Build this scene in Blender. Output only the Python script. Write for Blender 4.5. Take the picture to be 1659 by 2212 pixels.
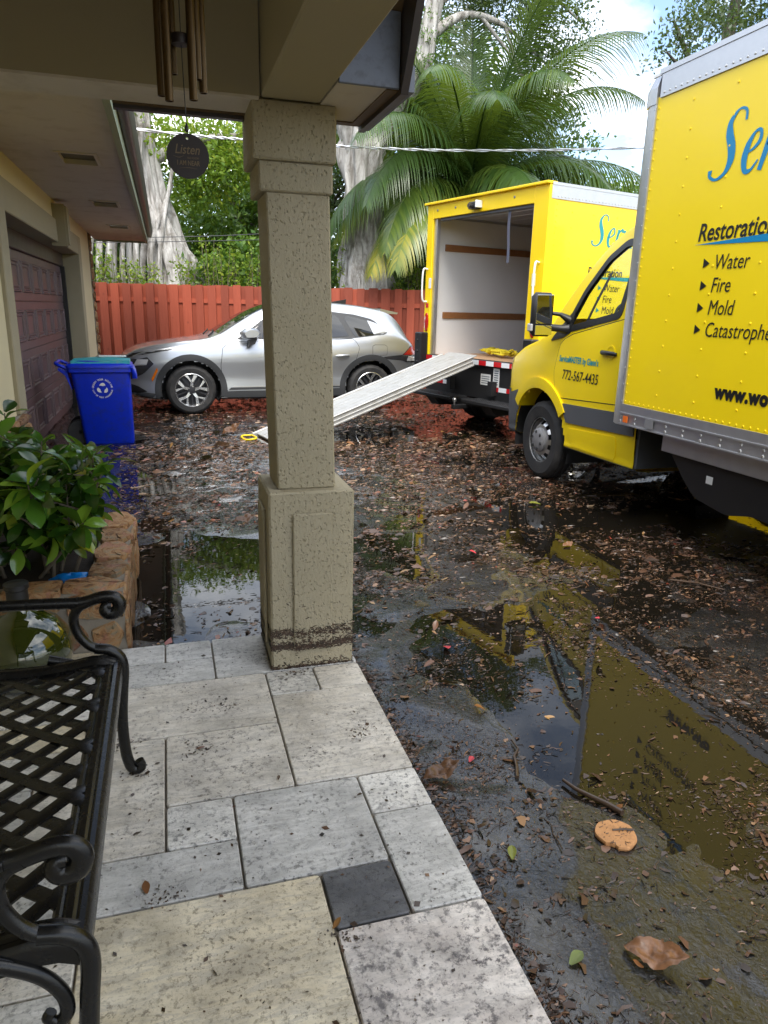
import bpy, bmesh, math, random
import numpy as np
from mathutils import Vector, Matrix, Euler

random.seed(7); RNG = np.random.default_rng(7)
PI = math.pi
def rad(a): return math.radians(a)
scene = bpy.context.scene
COL = scene.collection
for o in list(bpy.data.objects): bpy.data.objects.remove(o)

# ------------------------------------------------------------------ camera
cam_d = bpy.data.cameras.new('camera'); cam = bpy.data.objects.new('camera', cam_d); COL.objects.link(cam)
pitch, yaw, roll = 0.277005, 0.295831, 0.0242306
fw = Vector((math.sin(yaw)*math.cos(pitch), math.cos(yaw)*math.cos(pitch), -math.sin(pitch)))
rt = Vector((math.cos(yaw), -math.sin(yaw), 0)); up = rt.cross(fw)
rt2 = rt*math.cos(roll) + up*math.sin(roll); up2 = -rt*math.sin(roll) + up*math.cos(roll)
cam.matrix_world = Matrix(((rt2.x, up2.x, -fw.x, 0), (rt2.y, up2.y, -fw.y, 0), (rt2.z, up2.z, -fw.z, 1.55), (0, 0, 0, 1)))
cam_d.sensor_fit = 'VERTICAL'; cam_d.sensor_height = 36; cam_d.sensor_width = 27; cam_d.lens = 1533/2212*36
cam_d.clip_start = 0.02; cam_d.clip_end = 2000
scene.camera = cam

# ------------------------------------------------------------------ world, sun, exposure
SUN_EL, SUN_AZ = rad(54), rad(192)          # azimuth clockwise from +Y
world = bpy.data.worlds.new('World'); scene.world = world; world.use_nodes = True
nt = world.node_tree; nt.nodes.clear()
def wn(t, **k):
    n = nt.nodes.new(t)
    for a, b in k.items(): setattr(n, a, b)
    return n
wout = wn('ShaderNodeOutputWorld'); wbg = wn('ShaderNodeBackground'); wbg.inputs['Strength'].default_value = 0.15
sky = wn('ShaderNodeTexSky', sky_type='NISHITA', sun_disc=False); sky.sun_elevation = SUN_EL; sky.sun_rotation = SUN_AZ
sky.air_density = 1.0; sky.dust_density = 1.2; sky.ozone_density = 1.0
tc = wn('ShaderNodeTexCoord'); sep = wn('ShaderNodeSeparateXYZ'); nt.links.new(tc.outputs['Generated'], sep.inputs[0])
add = wn('ShaderNodeMath', operation='ADD'); nt.links.new(sep.outputs['Z'], add.inputs[0]); add.inputs[1].default_value = 0.22
mx = wn('ShaderNodeMath', operation='MAXIMUM'); nt.links.new(add.outputs[0], mx.inputs[0]); mx.inputs[1].default_value = 0.08
dx = wn('ShaderNodeMath', operation='DIVIDE'); nt.links.new(sep.outputs['X'], dx.inputs[0]); nt.links.new(mx.outputs[0], dx.inputs[1])
dy = wn('ShaderNodeMath', operation='DIVIDE'); nt.links.new(sep.outputs['Y'], dy.inputs[0]); nt.links.new(mx.outputs[0], dy.inputs[1])
cmb = wn('ShaderNodeCombineXYZ'); nt.links.new(dx.outputs[0], cmb.inputs[0]); nt.links.new(dy.outputs[0], cmb.inputs[1]); cmb.inputs[2].default_value = 3.7
cn = wn('ShaderNodeTexNoise'); cn.inputs['Scale'].default_value = 1.55; cn.inputs['Detail'].default_value = 9; cn.inputs['Roughness'].default_value = 0.56
nt.links.new(cmb.outputs[0], cn.inputs['Vector'])
cr = wn('ShaderNodeValToRGB'); cr.color_ramp.elements[0].position = 0.41; cr.color_ramp.elements[1].position = 0.62
nt.links.new(cn.outputs['Fac'], cr.inputs[0])
cl = wn('ShaderNodeMix', data_type='RGBA'); nt.links.new(cr.outputs['Color'], cl.inputs['Factor'])
nt.links.new(sky.outputs[0], cl.inputs['A']); 
cn2 = wn('ShaderNodeTexNoise'); cn2.inputs['Scale'].default_value = 3.3; cn2.inputs['Detail'].default_value = 7; nt.links.new(cmb.outputs[0], cn2.inputs['Vector'])
cr2 = wn('ShaderNodeValToRGB'); cr2.color_ramp.elements[0].position = 0.36; cr2.color_ramp.elements[1].position = 0.60; nt.links.new(cn2.outputs['Fac'], cr2.inputs[0])
cs = wn('ShaderNodeMix', data_type='RGBA'); nt.links.new(cr2.outputs['Color'], cs.inputs['Factor']); cs.inputs['A'].default_value = (4.6, 5.1, 5.9, 1); cs.inputs['B'].default_value = (11.5, 11.5, 11.5, 1)
nt.links.new(cs.outputs['Result'], cl.inputs['B'])
nt.links.new(cl.outputs['Result'], wbg.inputs['Color']); nt.links.new(wbg.outputs[0], wout.inputs[0])

sd = bpy.data.lights.new('sun', 'SUN'); sd.energy = 1.8; sd.angle = rad(28); sd.color = (1, .95, .87)
sun = bpy.data.objects.new('sun', sd); COL.objects.link(sun)
sdir = Vector((math.sin(SUN_AZ)*math.cos(SUN_EL), math.cos(SUN_AZ)*math.cos(SUN_EL), math.sin(SUN_EL)))
sun.rotation_euler = sdir.to_track_quat('Z', 'Y').to_euler(); sun.location = (0, 0, 30)
scene.render.engine = 'CYCLES'
vs_ = scene.view_settings; vs_.view_transform = 'Standard'; vs_.look = 'None'; vs_.gamma = 1; vs_.exposure = 1.2; vs_.use_curve_mapping = False
scene.cycles.max_bounces = 8; scene.cycles.diffuse_bounces = 5; scene.cycles.transparent_max_bounces = 16
scene.cycles.caustics_reflective = False; scene.cycles.caustics_refractive = False

# ------------------------------------------------------------------ helpers
def tag(o, label=None, cat=None, group=None, kind=None):
    if label: o['label'] = label
    if cat: o['category'] = cat
    if group: o['group'] = group
    if kind: o['kind'] = kind
    return o
def thing(name, label, cat, loc=(0, 0, 0), rz=0, group=None):
    o = bpy.data.objects.new(name, None); COL.objects.link(o); o.empty_display_size = .1
    o.location = loc; o.rotation_euler = (0, 0, rz)
    return tag(o, label, cat, group)
def link(name, me, mat, parent=None, smooth=None):
    o = bpy.data.objects.new(name, me); COL.objects.link(o)
    if mat is not None and not me.materials: me.materials.append(mat)
    o.parent = parent
    if smooth is not None:
        me.shade_smooth()
        if smooth < 180: me.set_sharp_from_angle(angle=rad(smooth))
    return o
class MB:
    def __init__(s): s.v = []; s.f = []
    def add(s, v, f):
        n = len(s.v); s.v += [tuple(p) for p in v]; s.f += [tuple(i+n for i in q) for q in f]; return s
    def box(s, x0, x1, y0, y1, z0, z1, mtx=None):
        v = [Vector((x, y, z)) for x in (x0, x1) for y in (y0, y1) for z in (z0, z1)]
        if mtx is not None: v = [mtx @ p for p in v]
        return s.add(v, [(0, 1, 3, 2), (4, 6, 7, 5), (0, 4, 5, 1), (2, 3, 7, 6), (0, 2, 6, 4), (1, 5, 7, 3)])
    def bbox(s, x0, x1, y0, y1, z0, z1, b=.005, mtx=None):     # chamfered box
        bm = bmesh.new(); bmesh.ops.create_cube(bm, size=1)
        for v in bm.verts: v.co = Vector(((x0+x1)/2+v.co.x*(x1-x0), (y0+y1)/2+v.co.y*(y1-y0), (z0+z1)/2+v.co.z*(z1-z0)))
        bmesh.ops.bevel(bm, geom=list(bm.edges), offset=b, segments=1, affect='EDGES', profile=.5)
        bm.verts.index_update()
        vv = [mtx @ v.co if mtx is not None else v.co.copy() for v in bm.verts]
        s.add(vv, [[v.index for v in f.verts] for f in bm.faces]); bm.free(); return s
    def tube(s, pts, r, n=8, cap=True, flat=None):
        pts = [Vector(p) for p in pts]; m = len(pts)
        rr = [r]*m if not hasattr(r, '__len__') else list(r)
        prev = None; V = []; F = []
        for i, p in enumerate(pts):
            t = (pts[min(i+1, m-1)]-pts[max(i-1, 0)])
            t = t.normalized() if t.length > 1e-9 else Vector((0, 0, 1))
            if prev is None:
                a = Vector((0, 0, 1)) if abs(t.z) < .9 else Vector((1, 0, 0))
                u = t.cross(a).normalized()
            else:
                u = (prev - t*prev.dot(t))
                u = u.normalized() if u.length > 1e-6 else t.orthogonal().normalized()
            prev = u; w = t.cross(u)
            for k in range(n):
                a = 2*PI*k/n
                V.append(p + (u*math.cos(a) + w*math.sin(a)*(flat or 1))*rr[i])
        for i in range(m-1):
            for k in range(n):
                F.append((i*n+k, i*n+(k+1) % n, (i+1)*n+(k+1) % n, (i+1)*n+k))
        if cap: F.append(tuple(range(n-1, -1, -1))); F.append(tuple((m-1)*n+k for k in range(n)))
        return s.add(V, F)
    def lathe(s, prof, n=24, mtx=None):     # prof: (r, z) ; about z
        V = []; F = []; m = len(prof)
        for r, z in prof:
            for k in range(n):
                a = 2*PI*k/n; V.append(Vector((r*math.cos(a), r*math.sin(a), z)))
        for i in range(m-1):
            for k in range(n): F.append((i*n+k, i*n+(k+1) % n, (i+1)*n+(k+1) % n, (i+1)*n+k))
        if mtx is not None: V = [mtx @ p for p in V]
        return s.add(V, F)
    def prism(s, poly, d0, d1, ax='y', mtx=None):   # poly in the other two axes
        n = len(poly)
        def P(a, b, d): return Vector((a, d, b)) if ax == 'y' else (Vector((d, a, b)) if ax == 'x' else Vector((a, b, d)))
        V = [P(a, b, d0) for a, b in poly] + [P(a, b, d1) for a, b in poly]
        if mtx is not None: V = [mtx @ p for p in V]
        F = [tuple(range(n)), tuple(range(2*n-1, n-1, -1))] + [(i, i+n, (i+1) % n+n, (i+1) % n) for i in range(n)]
        return s.add(V, F)
    def sheet(s, rows):
        m = len(rows); n = len(rows[0]); V = [p for r in rows for p in r]
        return s.add(V, [(i*n+k, i*n+k+1, (i+1)*n+k+1, (i+1)*n+k) for i in range(m-1) for k in range(n-1)])
    def mesh(s, name='mesh'):
        me = bpy.data.meshes.new(name); me.from_pydata(s.v, [], s.f)
        bm = bmesh.new(); bm.from_mesh(me); bmesh.ops.recalc_face_normals(bm, faces=bm.faces); bm.to_mesh(me); bm.free()
        me.update(); return me
    def build(s, name, mat, parent=None, smooth=None, origin=None, **kw):
        if origin is not None: s.v = [(p[0]-origin[0], p[1]-origin[1], p[2]-origin[2]) for p in s.v]
        o = link(name, s.mesh(name), mat, parent, smooth)
        if kw: tag(o, **kw)
        return o
def np_mesh(name, V, F, tone=None):
    V = np.asarray(V, np.float32); F = np.asarray(F, np.int32); k = F.shape[1]
    me = bpy.data.meshes.new(name); me.vertices.add(len(V)); me.vertices.foreach_set('co', V.ravel())
    me.loops.add(F.size); me.loops.foreach_set('vertex_index', F.ravel())
    me.polygons.add(len(F)); me.polygons.foreach_set('loop_start', np.arange(0, F.size, k, dtype=np.int32))
    me.update(calc_edges=True)
    if tone is not None:
        a = me.attributes.new('tone', 'FLOAT', 'POINT'); a.data.foreach_set('value', np.asarray(tone, np.float32))
    return me
def copy_tree(o, parent=None):
    c = o.copy(); COL.objects.link(c); c.parent = parent
    for ch in list(o.children): copy_tree(ch, c)
    return c
def vnoise(x, y, seed=0):
    x = np.asarray(x, float); y = np.asarray(y, float)
    xi = np.floor(x).astype(int); yi = np.floor(y).astype(int); fx = x-xi; fy = y-yi
    fx = fx*fx*(3-2*fx); fy = fy*fy*(3-2*fy)
    def h(a, b):
        n = (a*374761393 + b*668265263 + seed*974711) & 0x7fffffff
        n = (n ^ (n >> 13))*1274126177 & 0x7fffffff
        return ((n ^ (n >> 16)) & 0xffff)/65535.0
    return (h(xi, yi)*(1-fx)+h(xi+1, yi)*fx)*(1-fy) + (h(xi, yi+1)*(1-fx)+h(xi+1, yi+1)*fx)*fy
def fbm(x, y, seed=0, oct=4):
    s = 0; a = .5; t = 0
    for i in range(oct): s = s+a*vnoise(x*2**i, y*2**i, seed+i*17); t += a; a *= .5
    return s/t
def smooth_path(pts, n=8):
    P = [Vector(p) for p in pts]; P = [P[0]*2-P[1]] + P + [P[-1]*2-P[-2]]; out = []
    for i in range(1, len(P)-2):
        for k in range(n):
            t = k/n; a, b, c, d = P[i-1:i+3]
            out.append(.5*((2*b)+(c-a)*t+(2*a-5*b+4*c-d)*t*t+(3*b-a-3*c+d)*t**3))
    return out+[P[-2]]
def round_poly(poly, r, n=4):
    out = []; m = len(poly); rr = r if hasattr(r, '__len__') else [r]*m
    for i in range(m):
        p = Vector(poly[i]); a = Vector(poly[i-1])-p; b = Vector(poly[(i+1) % m])-p
        d = min(rr[i], a.length*.45, b.length*.45); a = p+a.normalized()*d; b = p+b.normalized()*d
        for k in range(n+1):
            t = k/n; q = a*(1-t)**2+p*2*t*(1-t)+b*t*t; out.append((q.x, q.y))
    return out
def off_poly(poly, d):
    m = len(poly); out = []; P = [Vector(p) for p in poly]
    A = sum(P[i].x*P[(i+1) % m].y-P[(i+1) % m].x*P[i].y for i in range(m)); sg = 1 if A > 0 else -1
    for i in range(m):
        e1 = (P[i]-P[i-1]); e2 = (P[(i+1) % m]-P[i])
        n1 = Vector((e1.y, -e1.x)).normalized()*sg if e1.length > 1e-9 else Vector((0, 0))
        n2 = Vector((e2.y, -e2.x)).normalized()*sg if e2.length > 1e-9 else Vector((0, 0))
        n = n1+n2
        n = n.normalized()*min(1.6, 1/max(.4, n.length/2)) if n.length > 1e-6 else n1
        q = P[i]+n*d; out.append((q.x, q.y))
    return out
def rows_in(poly, nz, nx):
    zs = [p[1] for p in poly]; z0, z1 = min(zs), max(zs); rows = []
    for i in range(nz):
        z = z0+(z1-z0)*(.001+.998*i/(nz-1)); xs = []
        for k in range(len(poly)):
            (xa, za), (xb, zb) = poly[k-1], poly[k]
            if (za-z)*(zb-z) <= 0 and za != zb: xs.append(xa+(xb-xa)*(z-za)/(zb-za))
        a, b = min(xs), max(xs); rows.append([(a+(b-a)*t/(nx-1), z) for t in range(nx)])
    return rows
def inside(poly, x, z):
    c = False
    for k in range(len(poly)):
        (xa, za), (xb, zb) = poly[k-1], poly[k]
        if (za > z) != (zb > z) and x < (xb-xa)*(z-za)/(zb-za)+xa: c = not c
    return c

# ------------------------------------------------------------------ materials
MATS = {}
def new_mat(name):
    m = bpy.data.materials.new(name); m.use_nodes = True; t = m.node_tree; t.nodes.clear()
    out = t.nodes.new('ShaderNodeOutputMaterial'); b = t.nodes.new('ShaderNodeBsdfPrincipled')
    t.links.new(b.outputs[0], out.inputs[0]); MATS[name] = m
    return m, t, b, out
def nd(t, typ, ins=None, **kw):
    n = t.nodes.new(typ)
    for a, b in kw.items(): setattr(n, a, b)
    for a, b in (ins or {}).items():
        if hasattr(b, 'is_output') and b.is_output: t.links.new(b, n.inputs[a])
        else: n.inputs[a].default_value = b
    return n
def c4(c): return (c[0], c[1], c[2], 1)
def ramp(t, fac, stops):
    r = nd(t, 'ShaderNodeValToRGB', {0: fac}); e = r.color_ramp.elements
    while len(e) < len(stops): e.new(.5)
    for i, (p, c) in enumerate(stops):
        e[i].position = p; e[i].color = c4(c) if hasattr(c, '__len__') else (c, c, c, 1)
    return r.outputs['Color']
def mixc(t, f, a, b, blend='MIX'):
    n = nd(t, 'ShaderNodeMix', data_type='RGBA', blend_type=blend)
    for key, val in (('Factor', f), ('A', a), ('B', b)):
        i = n.inputs[key]
        if hasattr(val, 'is_output'): t.links.new(val, i)
        else: i.default_value = val if key == 'Factor' else c4(val)
    return n.outputs['Result']
def noise_n(t, co, scale, detail=4, rough=.55, dist=0):
    return nd(t, 'ShaderNodeTexNoise', {'Vector': co, 'Scale': scale, 'Detail': detail, 'Roughness': rough, 'Distortion': dist}).outputs['Fac']
def bump_n(t, h, strength, dist=.01, normal=None):
    ins = {'Height': h, 'Strength': strength, 'Distance': dist}
    if normal is not None: ins['Normal'] = normal
    return nd(t, 'ShaderNodeBump', ins).outputs[0]
def mth(t, op, a, b=0.0):
    n = nd(t, 'ShaderNodeMath', operation=op)
    for i, v in ((0, a), (1, b)):
        if hasattr(v, 'is_output'): t.links.new(v, n.inputs[i])
        else: n.inputs[i].default_value = v
    return n.outputs[0]
def mat(name, col, rough=.5, metal=0, var=.12, vs=7, bump=0, bs=60, coat=0, rnd=0, dirt=None, dirts=9, spec=.5):
    if name in MATS: return MATS[name]
    m, t, b, out = new_mat(name); co = nd(t, 'ShaderNodeTexCoord').outputs['Object']
    n = noise_n(t, co, vs, 5)
    c = mixc(t, n, [x*(1-var) for x in col], [min(1, x*(1+var)) for x in col])
    if dirt is not None:
        d = ramp(t, noise_n(t, co, dirts, 8, .68), [(.50, 0), (.74, 1)])
        c = mixc(t, mth(t, 'MULTIPLY', d, .75), c, dirt)
    if rnd:
        r = nd(t, 'ShaderNodeObjectInfo').outputs['Random']
        v = mth(t, 'ADD', mth(t, 'MULTIPLY', r, 2*rnd), 1-rnd)
        c = nd(t, 'ShaderNodeHueSaturation', {'Color': c, 'Value': v}).outputs[0]
    t.links.new(c, b.inputs['Base Color'])
    b.inputs['Metallic'].default_value = metal
    t.links.new(mth(t, 'ADD', mth(t, 'MULTIPLY', n, rough*.3), rough*.85), b.inputs['Roughness'])
    b.inputs['Coat Weight'].default_value = coat; b.inputs['Coat Roughness'].default_value = .04
    b.inputs['Specular IOR Level'].default_value = spec
    if bump: t.links.new(bump_n(t, noise_n(t, co, bs, 6, .6), bump), b.inputs['Normal'])
    return m
M_yellow = mat('truck_yellow_paint', (.93, .68, .003), .36, var=.04, vs=2.2, coat=.15, bump=.012, bs=9)
M_yplain = mat('yellow_powder_coat', (.88, .62, .003), .4, var=.05, vs=4, bump=.03, bs=140)
M_alu = mat('brushed_aluminium', (.55, .56, .58), .38, .85, var=.12, vs=14, bump=.03, bs=120)
M_aluw = mat('ramp_aluminium', (.50, .50, .485), .5, .55, var=.16, vs=9, dirt=(.36, .34, .30), dirts=7)
M_black = mat('black_plastic', (.012, .012, .013), .42, var=.25, vs=20)
M_chassis = mat('chassis_black', (.010, .010, .011), .6, var=.3, vs=8)
M_rubber = mat('tyre_rubber', (.022, .022, .023), .72, var=.25, vs=12, bump=.15, bs=70, dirt=(.06, .055, .05), dirts=6)
M_gplastic = mat('grey_bumper_plastic', (.085, .09, .10), .55, var=.14, vs=6)
M_white = mat('white_paint', (.78, .78, .76), .5, var=.05)
M_liner = mat('white_box_liner', (.74, .75, .76), .45, var=.06, vs=3)
M_ply = mat('plywood_floor', (.50, .30, .17), .55, var=.2, vs=5)
M_wood = mat('wood_slat', (.27, .12, .045), .5, var=.25, vs=12)
M_teal = mat('teal_vinyl', (.0, .27, .33), .35, var=.03)
M_tealB = mat('blue_vinyl', (.0, .22, .45), .35, var=.03)
M_letter = mat('black_vinyl', (.012, .012, .012), .35, var=.05)
M_red = mat('red_reflector', (.55, .015, .02), .25, var=.1, vs=90)
M_wtape = mat('white_reflective_tape', (.80, .82, .84), .3, var=.06, vs=90)
M_orange = mat('orange_reflector', (.75, .16, .02), .3, var=.1, vs=80)
M_steel = mat('bright_steel', (.55, .55, .54), .3, .9, var=.15, vs=15)
M_rimd = mat('dark_alloy', (.045, .045, .05), .4, .5, var=.1)
M_rims = mat('machined_alloy', (.62, .62, .62), .25, .9, var=.08)
M_hubg = mat('hub_grey', (.24, .24, .25), .5, .3, var=.12, vs=20)
M_silver = mat('silver_car_paint', (.47, .49, .51), .30, .72, var=.03, vs=3, coat=.9)
M_dglass = mat('tinted_glass', (.006, .008, .010), .04, 0, var=.05, spec=.9)
M_clad = mat('dark_cladding', (.035, .037, .040), .55, var=.12)
M_lamp = mat('lamp_dark_lens', (.035, .035, .038), .08, var=.1, coat=1)
M_lampw = mat('lamp_clear_lens', (.62, .62, .62), .15, .3, var=.15, vs=30, coat=1)
M_lampr = mat('lamp_red_lens', (.42, .02, .015), .1, var=.2, vs=40, coat=1)
M_amber = mat('amber_lens', (.75, .19, .01), .2, var=.1)
M_mirrorg = mat('mirror_glass', (.75, .78, .8), .03, 1, var=.01)
M_blue = mat('blue_cart_plastic', (.003, .030, .60), .33, var=.10, vs=5, dirt=(.02, .035, .22), dirts=11, bump=.02, bs=50)
M_teallid = mat('teal_lid_plastic', (.02, .36, .42), .4, var=.12, vs=9, dirt=(.25, .34, .22), dirts=14)
M_bench = mat('black_cast_aluminium', (.010, .0095, .009), .27, .35, var=.35, vs=30, bump=.05, bs=110)
M_cream = mat('cream_stucco', (.62, .545, .35), .85, var=.06, vs=3, bump=.10, bs=160)
M_taupe = mat('taupe_stone_surround', (.33, .29, .195), .85, var=.10, vs=8, bump=.25, bs=70)
M_soffit = mat('soffit_paint', (.60, .55, .50), .75, var=.06, vs=2, bump=.03, bs=60, dirt=(.42, .36, .30), dirts=4)
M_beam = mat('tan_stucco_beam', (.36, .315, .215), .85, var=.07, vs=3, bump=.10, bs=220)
M_brown = mat('brown_trim', (.115, .07, .025), .6, var=.2, vs=10)
M_slate = mat('slate_blue_board', (.115, .13, .165), .55, var=.22, vs=7, bump=.06, bs=60, dirt=(.05, .055, .06), dirts=30)
M_fascia = mat('dark_fascia', (.045, .036, .032), .45, var=.2, vs=12)
M_gutter = mat('pale_green_fascia', (.30, .35, .26), .6, var=.1)
M_door = mat('mauve_garage_door', (.115, .078, .085), .42, var=.14, vs=4, bump=.05, bs=90)
M_vent = mat('vent_mesh', (.16, .14, .085), .8, var=.3, vs=120)
M_mortar = mat('grey_mortar', (.22, .19, .15), .9, var=.25, vs=25, bump=.3, bs=90)
M_soil = mat('dark_soil', (.022, .015, .010), .95, var=.5, vs=40, bump=.5, bs=60)
M_cable = mat('power_cable', (.05, .05, .055), .4, .4, var=.2)
M_tubech = mat('chime_bronze', (.085, .05, .018), .38, .7, var=.25, vs=60)
M_chdisc = mat('chime_dark_wood', (.012, .005, .004), .5, var=.25, vs=30)
M_chtext = mat('chime_gold_print', (.15, .10, .045), .5, var=.1)
M_strapY = mat('yellow_webbing', (.72, .56, .02), .8, var=.15, vs=60)
M_strapG = mat('grey_webbing', (.09, .095, .13), .85, var=.15, vs=60)
M_bluebag = mat('blue_plastic_bag', (.0, .13, .42), .35, var=.25, vs=14)
M_slice = mat('orange_wood_slice', (.40, .20, .08), .6, var=.35, vs=26, bump=.35, bs=60, dirt=(.16, .075, .03), dirts=42)
M_twig = mat('wet_twig', (.055, .034, .022), .35, var=.4, vs=40, rnd=.4)
M_sticker = mat('label_sticker', (.75, .75, .72), .5, var=.04)
M_print = mat('label_print', (.16, .18, .20), .6, var=.3, vs=200)
M_gravel = mat('dark_earth', (.05, .04, .025), .95, var=.5, vs=2.5, bump=.4, bs=20)

# glass one can see through
m, t, b, out = new_mat('clear_cab_glass'); M_cglass = m
fr = mth(t, 'ADD', mth(t, 'MULTIPLY', mth(t, 'POWER', nd(t, 'ShaderNodeLayerWeight', {'Blend': .5}).outputs['Facing'], 4.0), .8), .04)
tr = nd(t, 'ShaderNodeBsdfTransparent', {'Color': (.80, .87, .84, 1)}); gl = nd(t, 'ShaderNodeBsdfGlossy', {'Roughness': .015})
ms = nd(t, 'ShaderNodeMixShader', {0: fr, 1: tr.outputs[0], 2: gl.outputs[0]}); t.links.new(ms.outputs[0], out.inputs[0])
# deep green glazed demijohn glass
m, t, b, out = new_mat('green_bottle_glass'); M_bottle = m
b.inputs['Base Color'].default_value = (.022, .030, .003, 1); b.inputs['Roughness'].default_value = .03; b.inputs['Coat Weight'].default_value = 1
co = nd(t, 'ShaderNodeTexCoord').outputs['Object']; t.links.new(bump_n(t, noise_n(t, co, 9, 2), .06), b.inputs['Normal'])
# pitted cast stone of the column
m, t, b, out = new_mat('pitted_cast_stone'); M_col = m
co = nd(t, 'ShaderNodeTexCoord').outputs['Object']
mp = nd(t, 'ShaderNodeMapping', {'Vector': co, 'Scale': (1, 1, .75)}).outputs[0]
wob = nd(t, 'ShaderNodeTexNoise', {'Vector': mp, 'Scale': 30.0, 'Detail': 3.0})
mp2 = nd(t, 'ShaderNodeVectorMath', {0: mp, 1: nd(t, 'ShaderNodeVectorMath', {0: wob.outputs['Color'], 1: (.009, .009, .009)}, operation='MULTIPLY').outputs[0]}, operation='ADD').outputs[0]
v1 = nd(t, 'ShaderNodeTexVoronoi', {'Vector': mp2, 'Scale': 95.0}).outputs['Distance']
v2 = nd(t, 'ShaderNodeTexVoronoi', {'Vector': mp2, 'Scale': 48.0}).outputs['Distance']
msk = noise_n(t, co, 11, 4, .6)
p1 = mth(t, 'MULTIPLY', ramp(t, v1, [(.12, 1), (.30, 0)]), ramp(t, msk, [(.33, 0), (.47, 1)]))
p2 = mth(t, 'MULTIPLY', ramp(t, v2, [(.12, 1), (.26, 0)]), ramp(t, noise_n(t, co, 6, 3), [(.40, 0), (.52, 1)]))
pit = mth(t, 'MAXIMUM', p1, p2)
base = mixc(t, noise_n(t, co, 3, 4), (.30, .265, .18), (.40, .35, .245))
base = mixc(t, mth(t, 'MULTIPLY', pit, .16), base, (.18, .155, .10))
t.links.new(base, b.inputs['Base Color']); b.inputs['Roughness'].default_value = .85
hgt = mth(t, 'SUBTRACT', mth(t, 'MULTIPLY', noise_n(t, nd(t, 'ShaderNodeMapping', {'Vector': co, 'Rotation': (.5, .5, .3), 'Scale': (1, 1, .5)}).outputs[0], 85, 6, .65), .9), mth(t, 'MULTIPLY', pit, .8))
t.links.new(bump_n(t, hgt, .9, .0055), b.inputs['Normal'])
# travertine
def travertine(name, c1, c2, dark, amt, vein=(.30, .29, .28)):
    m, t, b, out = new_mat(name); co = nd(t, 'ShaderNodeTexCoord').outputs['Object']
    rn = nd(t, 'ShaderNodeObjectInfo').outputs['Random']
    sh = nd(t, 'ShaderNodeVectorMath', {0: co, 1: nd(t, 'ShaderNodeCombineXYZ', {0: mth(t, 'MULTIPLY', rn, 37.0), 1: mth(t, 'MULTIPLY', rn, 91.0), 2: rn}).outputs[0]}, operation='ADD').outputs[0]
    st = nd(t, 'ShaderNodeMapping', {'Vector': sh, 'Scale': (1.0, 4.6, 1), 'Rotation': (0, 0, -.25)}).outputs[0]
    c = mixc(t, ramp(t, noise_n(t, st, 3.2, 8, .62, .6), [(.34, 0), (.66, 1)]), c1, c2)
    c = mixc(t, mth(t, 'MULTIPLY', ramp(t, noise_n(t, st, 7, 10, .7, 1.2), [(.47, 0), (.58, .9), (.66, .15), (.74, .6)]), .45), c, vein)
    blo = ramp(t, noise_n(t, sh, 4.5, 5, .6), [(.46-amt, 0), (.66, 1)])
    c = mixc(t, mth(t, 'MULTIPLY', ramp(t, noise_n(t, sh, 6, 6, .65), [(.42, 0), (.68, 1)]), .42+amt), c, [x*.42 for x in c1])
    spk = ramp(t, noise_n(t, sh, 62, 6, .72), [(.52, 0), (.62, 1)])
    big = ramp(t, noise_n(t, sh, 21, 6, .7), [(.56, 0), (.66, 1)])
    c = mixc(t, mth(t, 'MULTIPLY', mth(t, 'MULTIPLY', ramp(t, noise_n(t, sh, 3.1, 3), [(.62-amt, 0), (.80-amt, 1)]), big), .75), c, dark)
    c = mixc(t, mth(t, 'MULTIPLY', mth(t, 'MULTIPLY', blo, spk), .9), c, dark)
    fine = ramp(t, noise_n(t, sh, 150, 4, .7), [(.56, 0), (.70, 1)])
    c = mixc(t, mth(t, 'MULTIPLY', fine, .38), c, dark)
    t.links.new(c, b.inputs['Base Color'])
    b.inputs['Roughness'].default_value = .62
    hp = mth(t, 'ADD', mth(t, 'MULTIPLY', spk, -.6), mth(t, 'MULTIPLY', fine, -.5))
    t.links.new(bump_n(t, hp, .35, .003), b.inputs['Normal']); return m
TRAV = {'cream': travertine('cream_travertine', (.61, .565, .49), (.75, .71, .645), (.10, .09, .085), .12),
        'grey': travertine('grey_travertine', (.52, .515, .495), (.67, .66, .635), (.09, .088, .086), .14),
        'warm': travertine('honey_travertine', (.66, .57, .40), (.76, .69, .54), (.11, .085, .05), .18),
        'white': travertine('pale_travertine', (.70, .68, .64), (.80, .78, .74), (.10, .10, .10), .22),
        'mott': travertine('mottled_travertine', (.68, .61, .56), (.76, .71, .66), (.06, .055, .062), .40),
        'dark': travertine('charcoal_travertine', (.085, .088, .095), (.17, .17, .175), (.035, .035, .04), .30, (.10, .10, .12))}
# wet asphalt and standing water
m, t, b, out = new_mat('wet_asphalt'); M_asph = m
co = nd(t, 'ShaderNodeTexCoord').outputs['Object']
big = noise_n(t, co, 1.1, 5, .6); agg = nd(t, 'ShaderNodeTexVoronoi', {'Vector': co, 'Scale': 85.0}).outputs['Distance']
grit = noise_n(t, co, 120, 5, .7)
c = mixc(t, ramp(t, grit, [(.4, 0), (.66, 1)]), (.004, .004, .0045), (.022, .021, .020))
c = mixc(t, ramp(t, noise_n(t, co, 2.3, 6, .65), [(.48, 0), (.68, .8)]), c, (.024, .017, .013))
t.links.new(c, b.inputs['Base Color'])
t.links.new(ramp(t, big, [(.3, .05), (.7, .20)]), b.inputs['Roughness'])
hm = ramp(t, noise_n(t, co, 3.5, 4, .6), [(.35, .25), (.65, 1)])
hh = mth(t, 'ADD', mth(t, 'MULTIPLY', noise_n(t, co, 42, 5, .6, .8), 2.2), mth(t, 'MULTIPLY', agg, .35))
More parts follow.
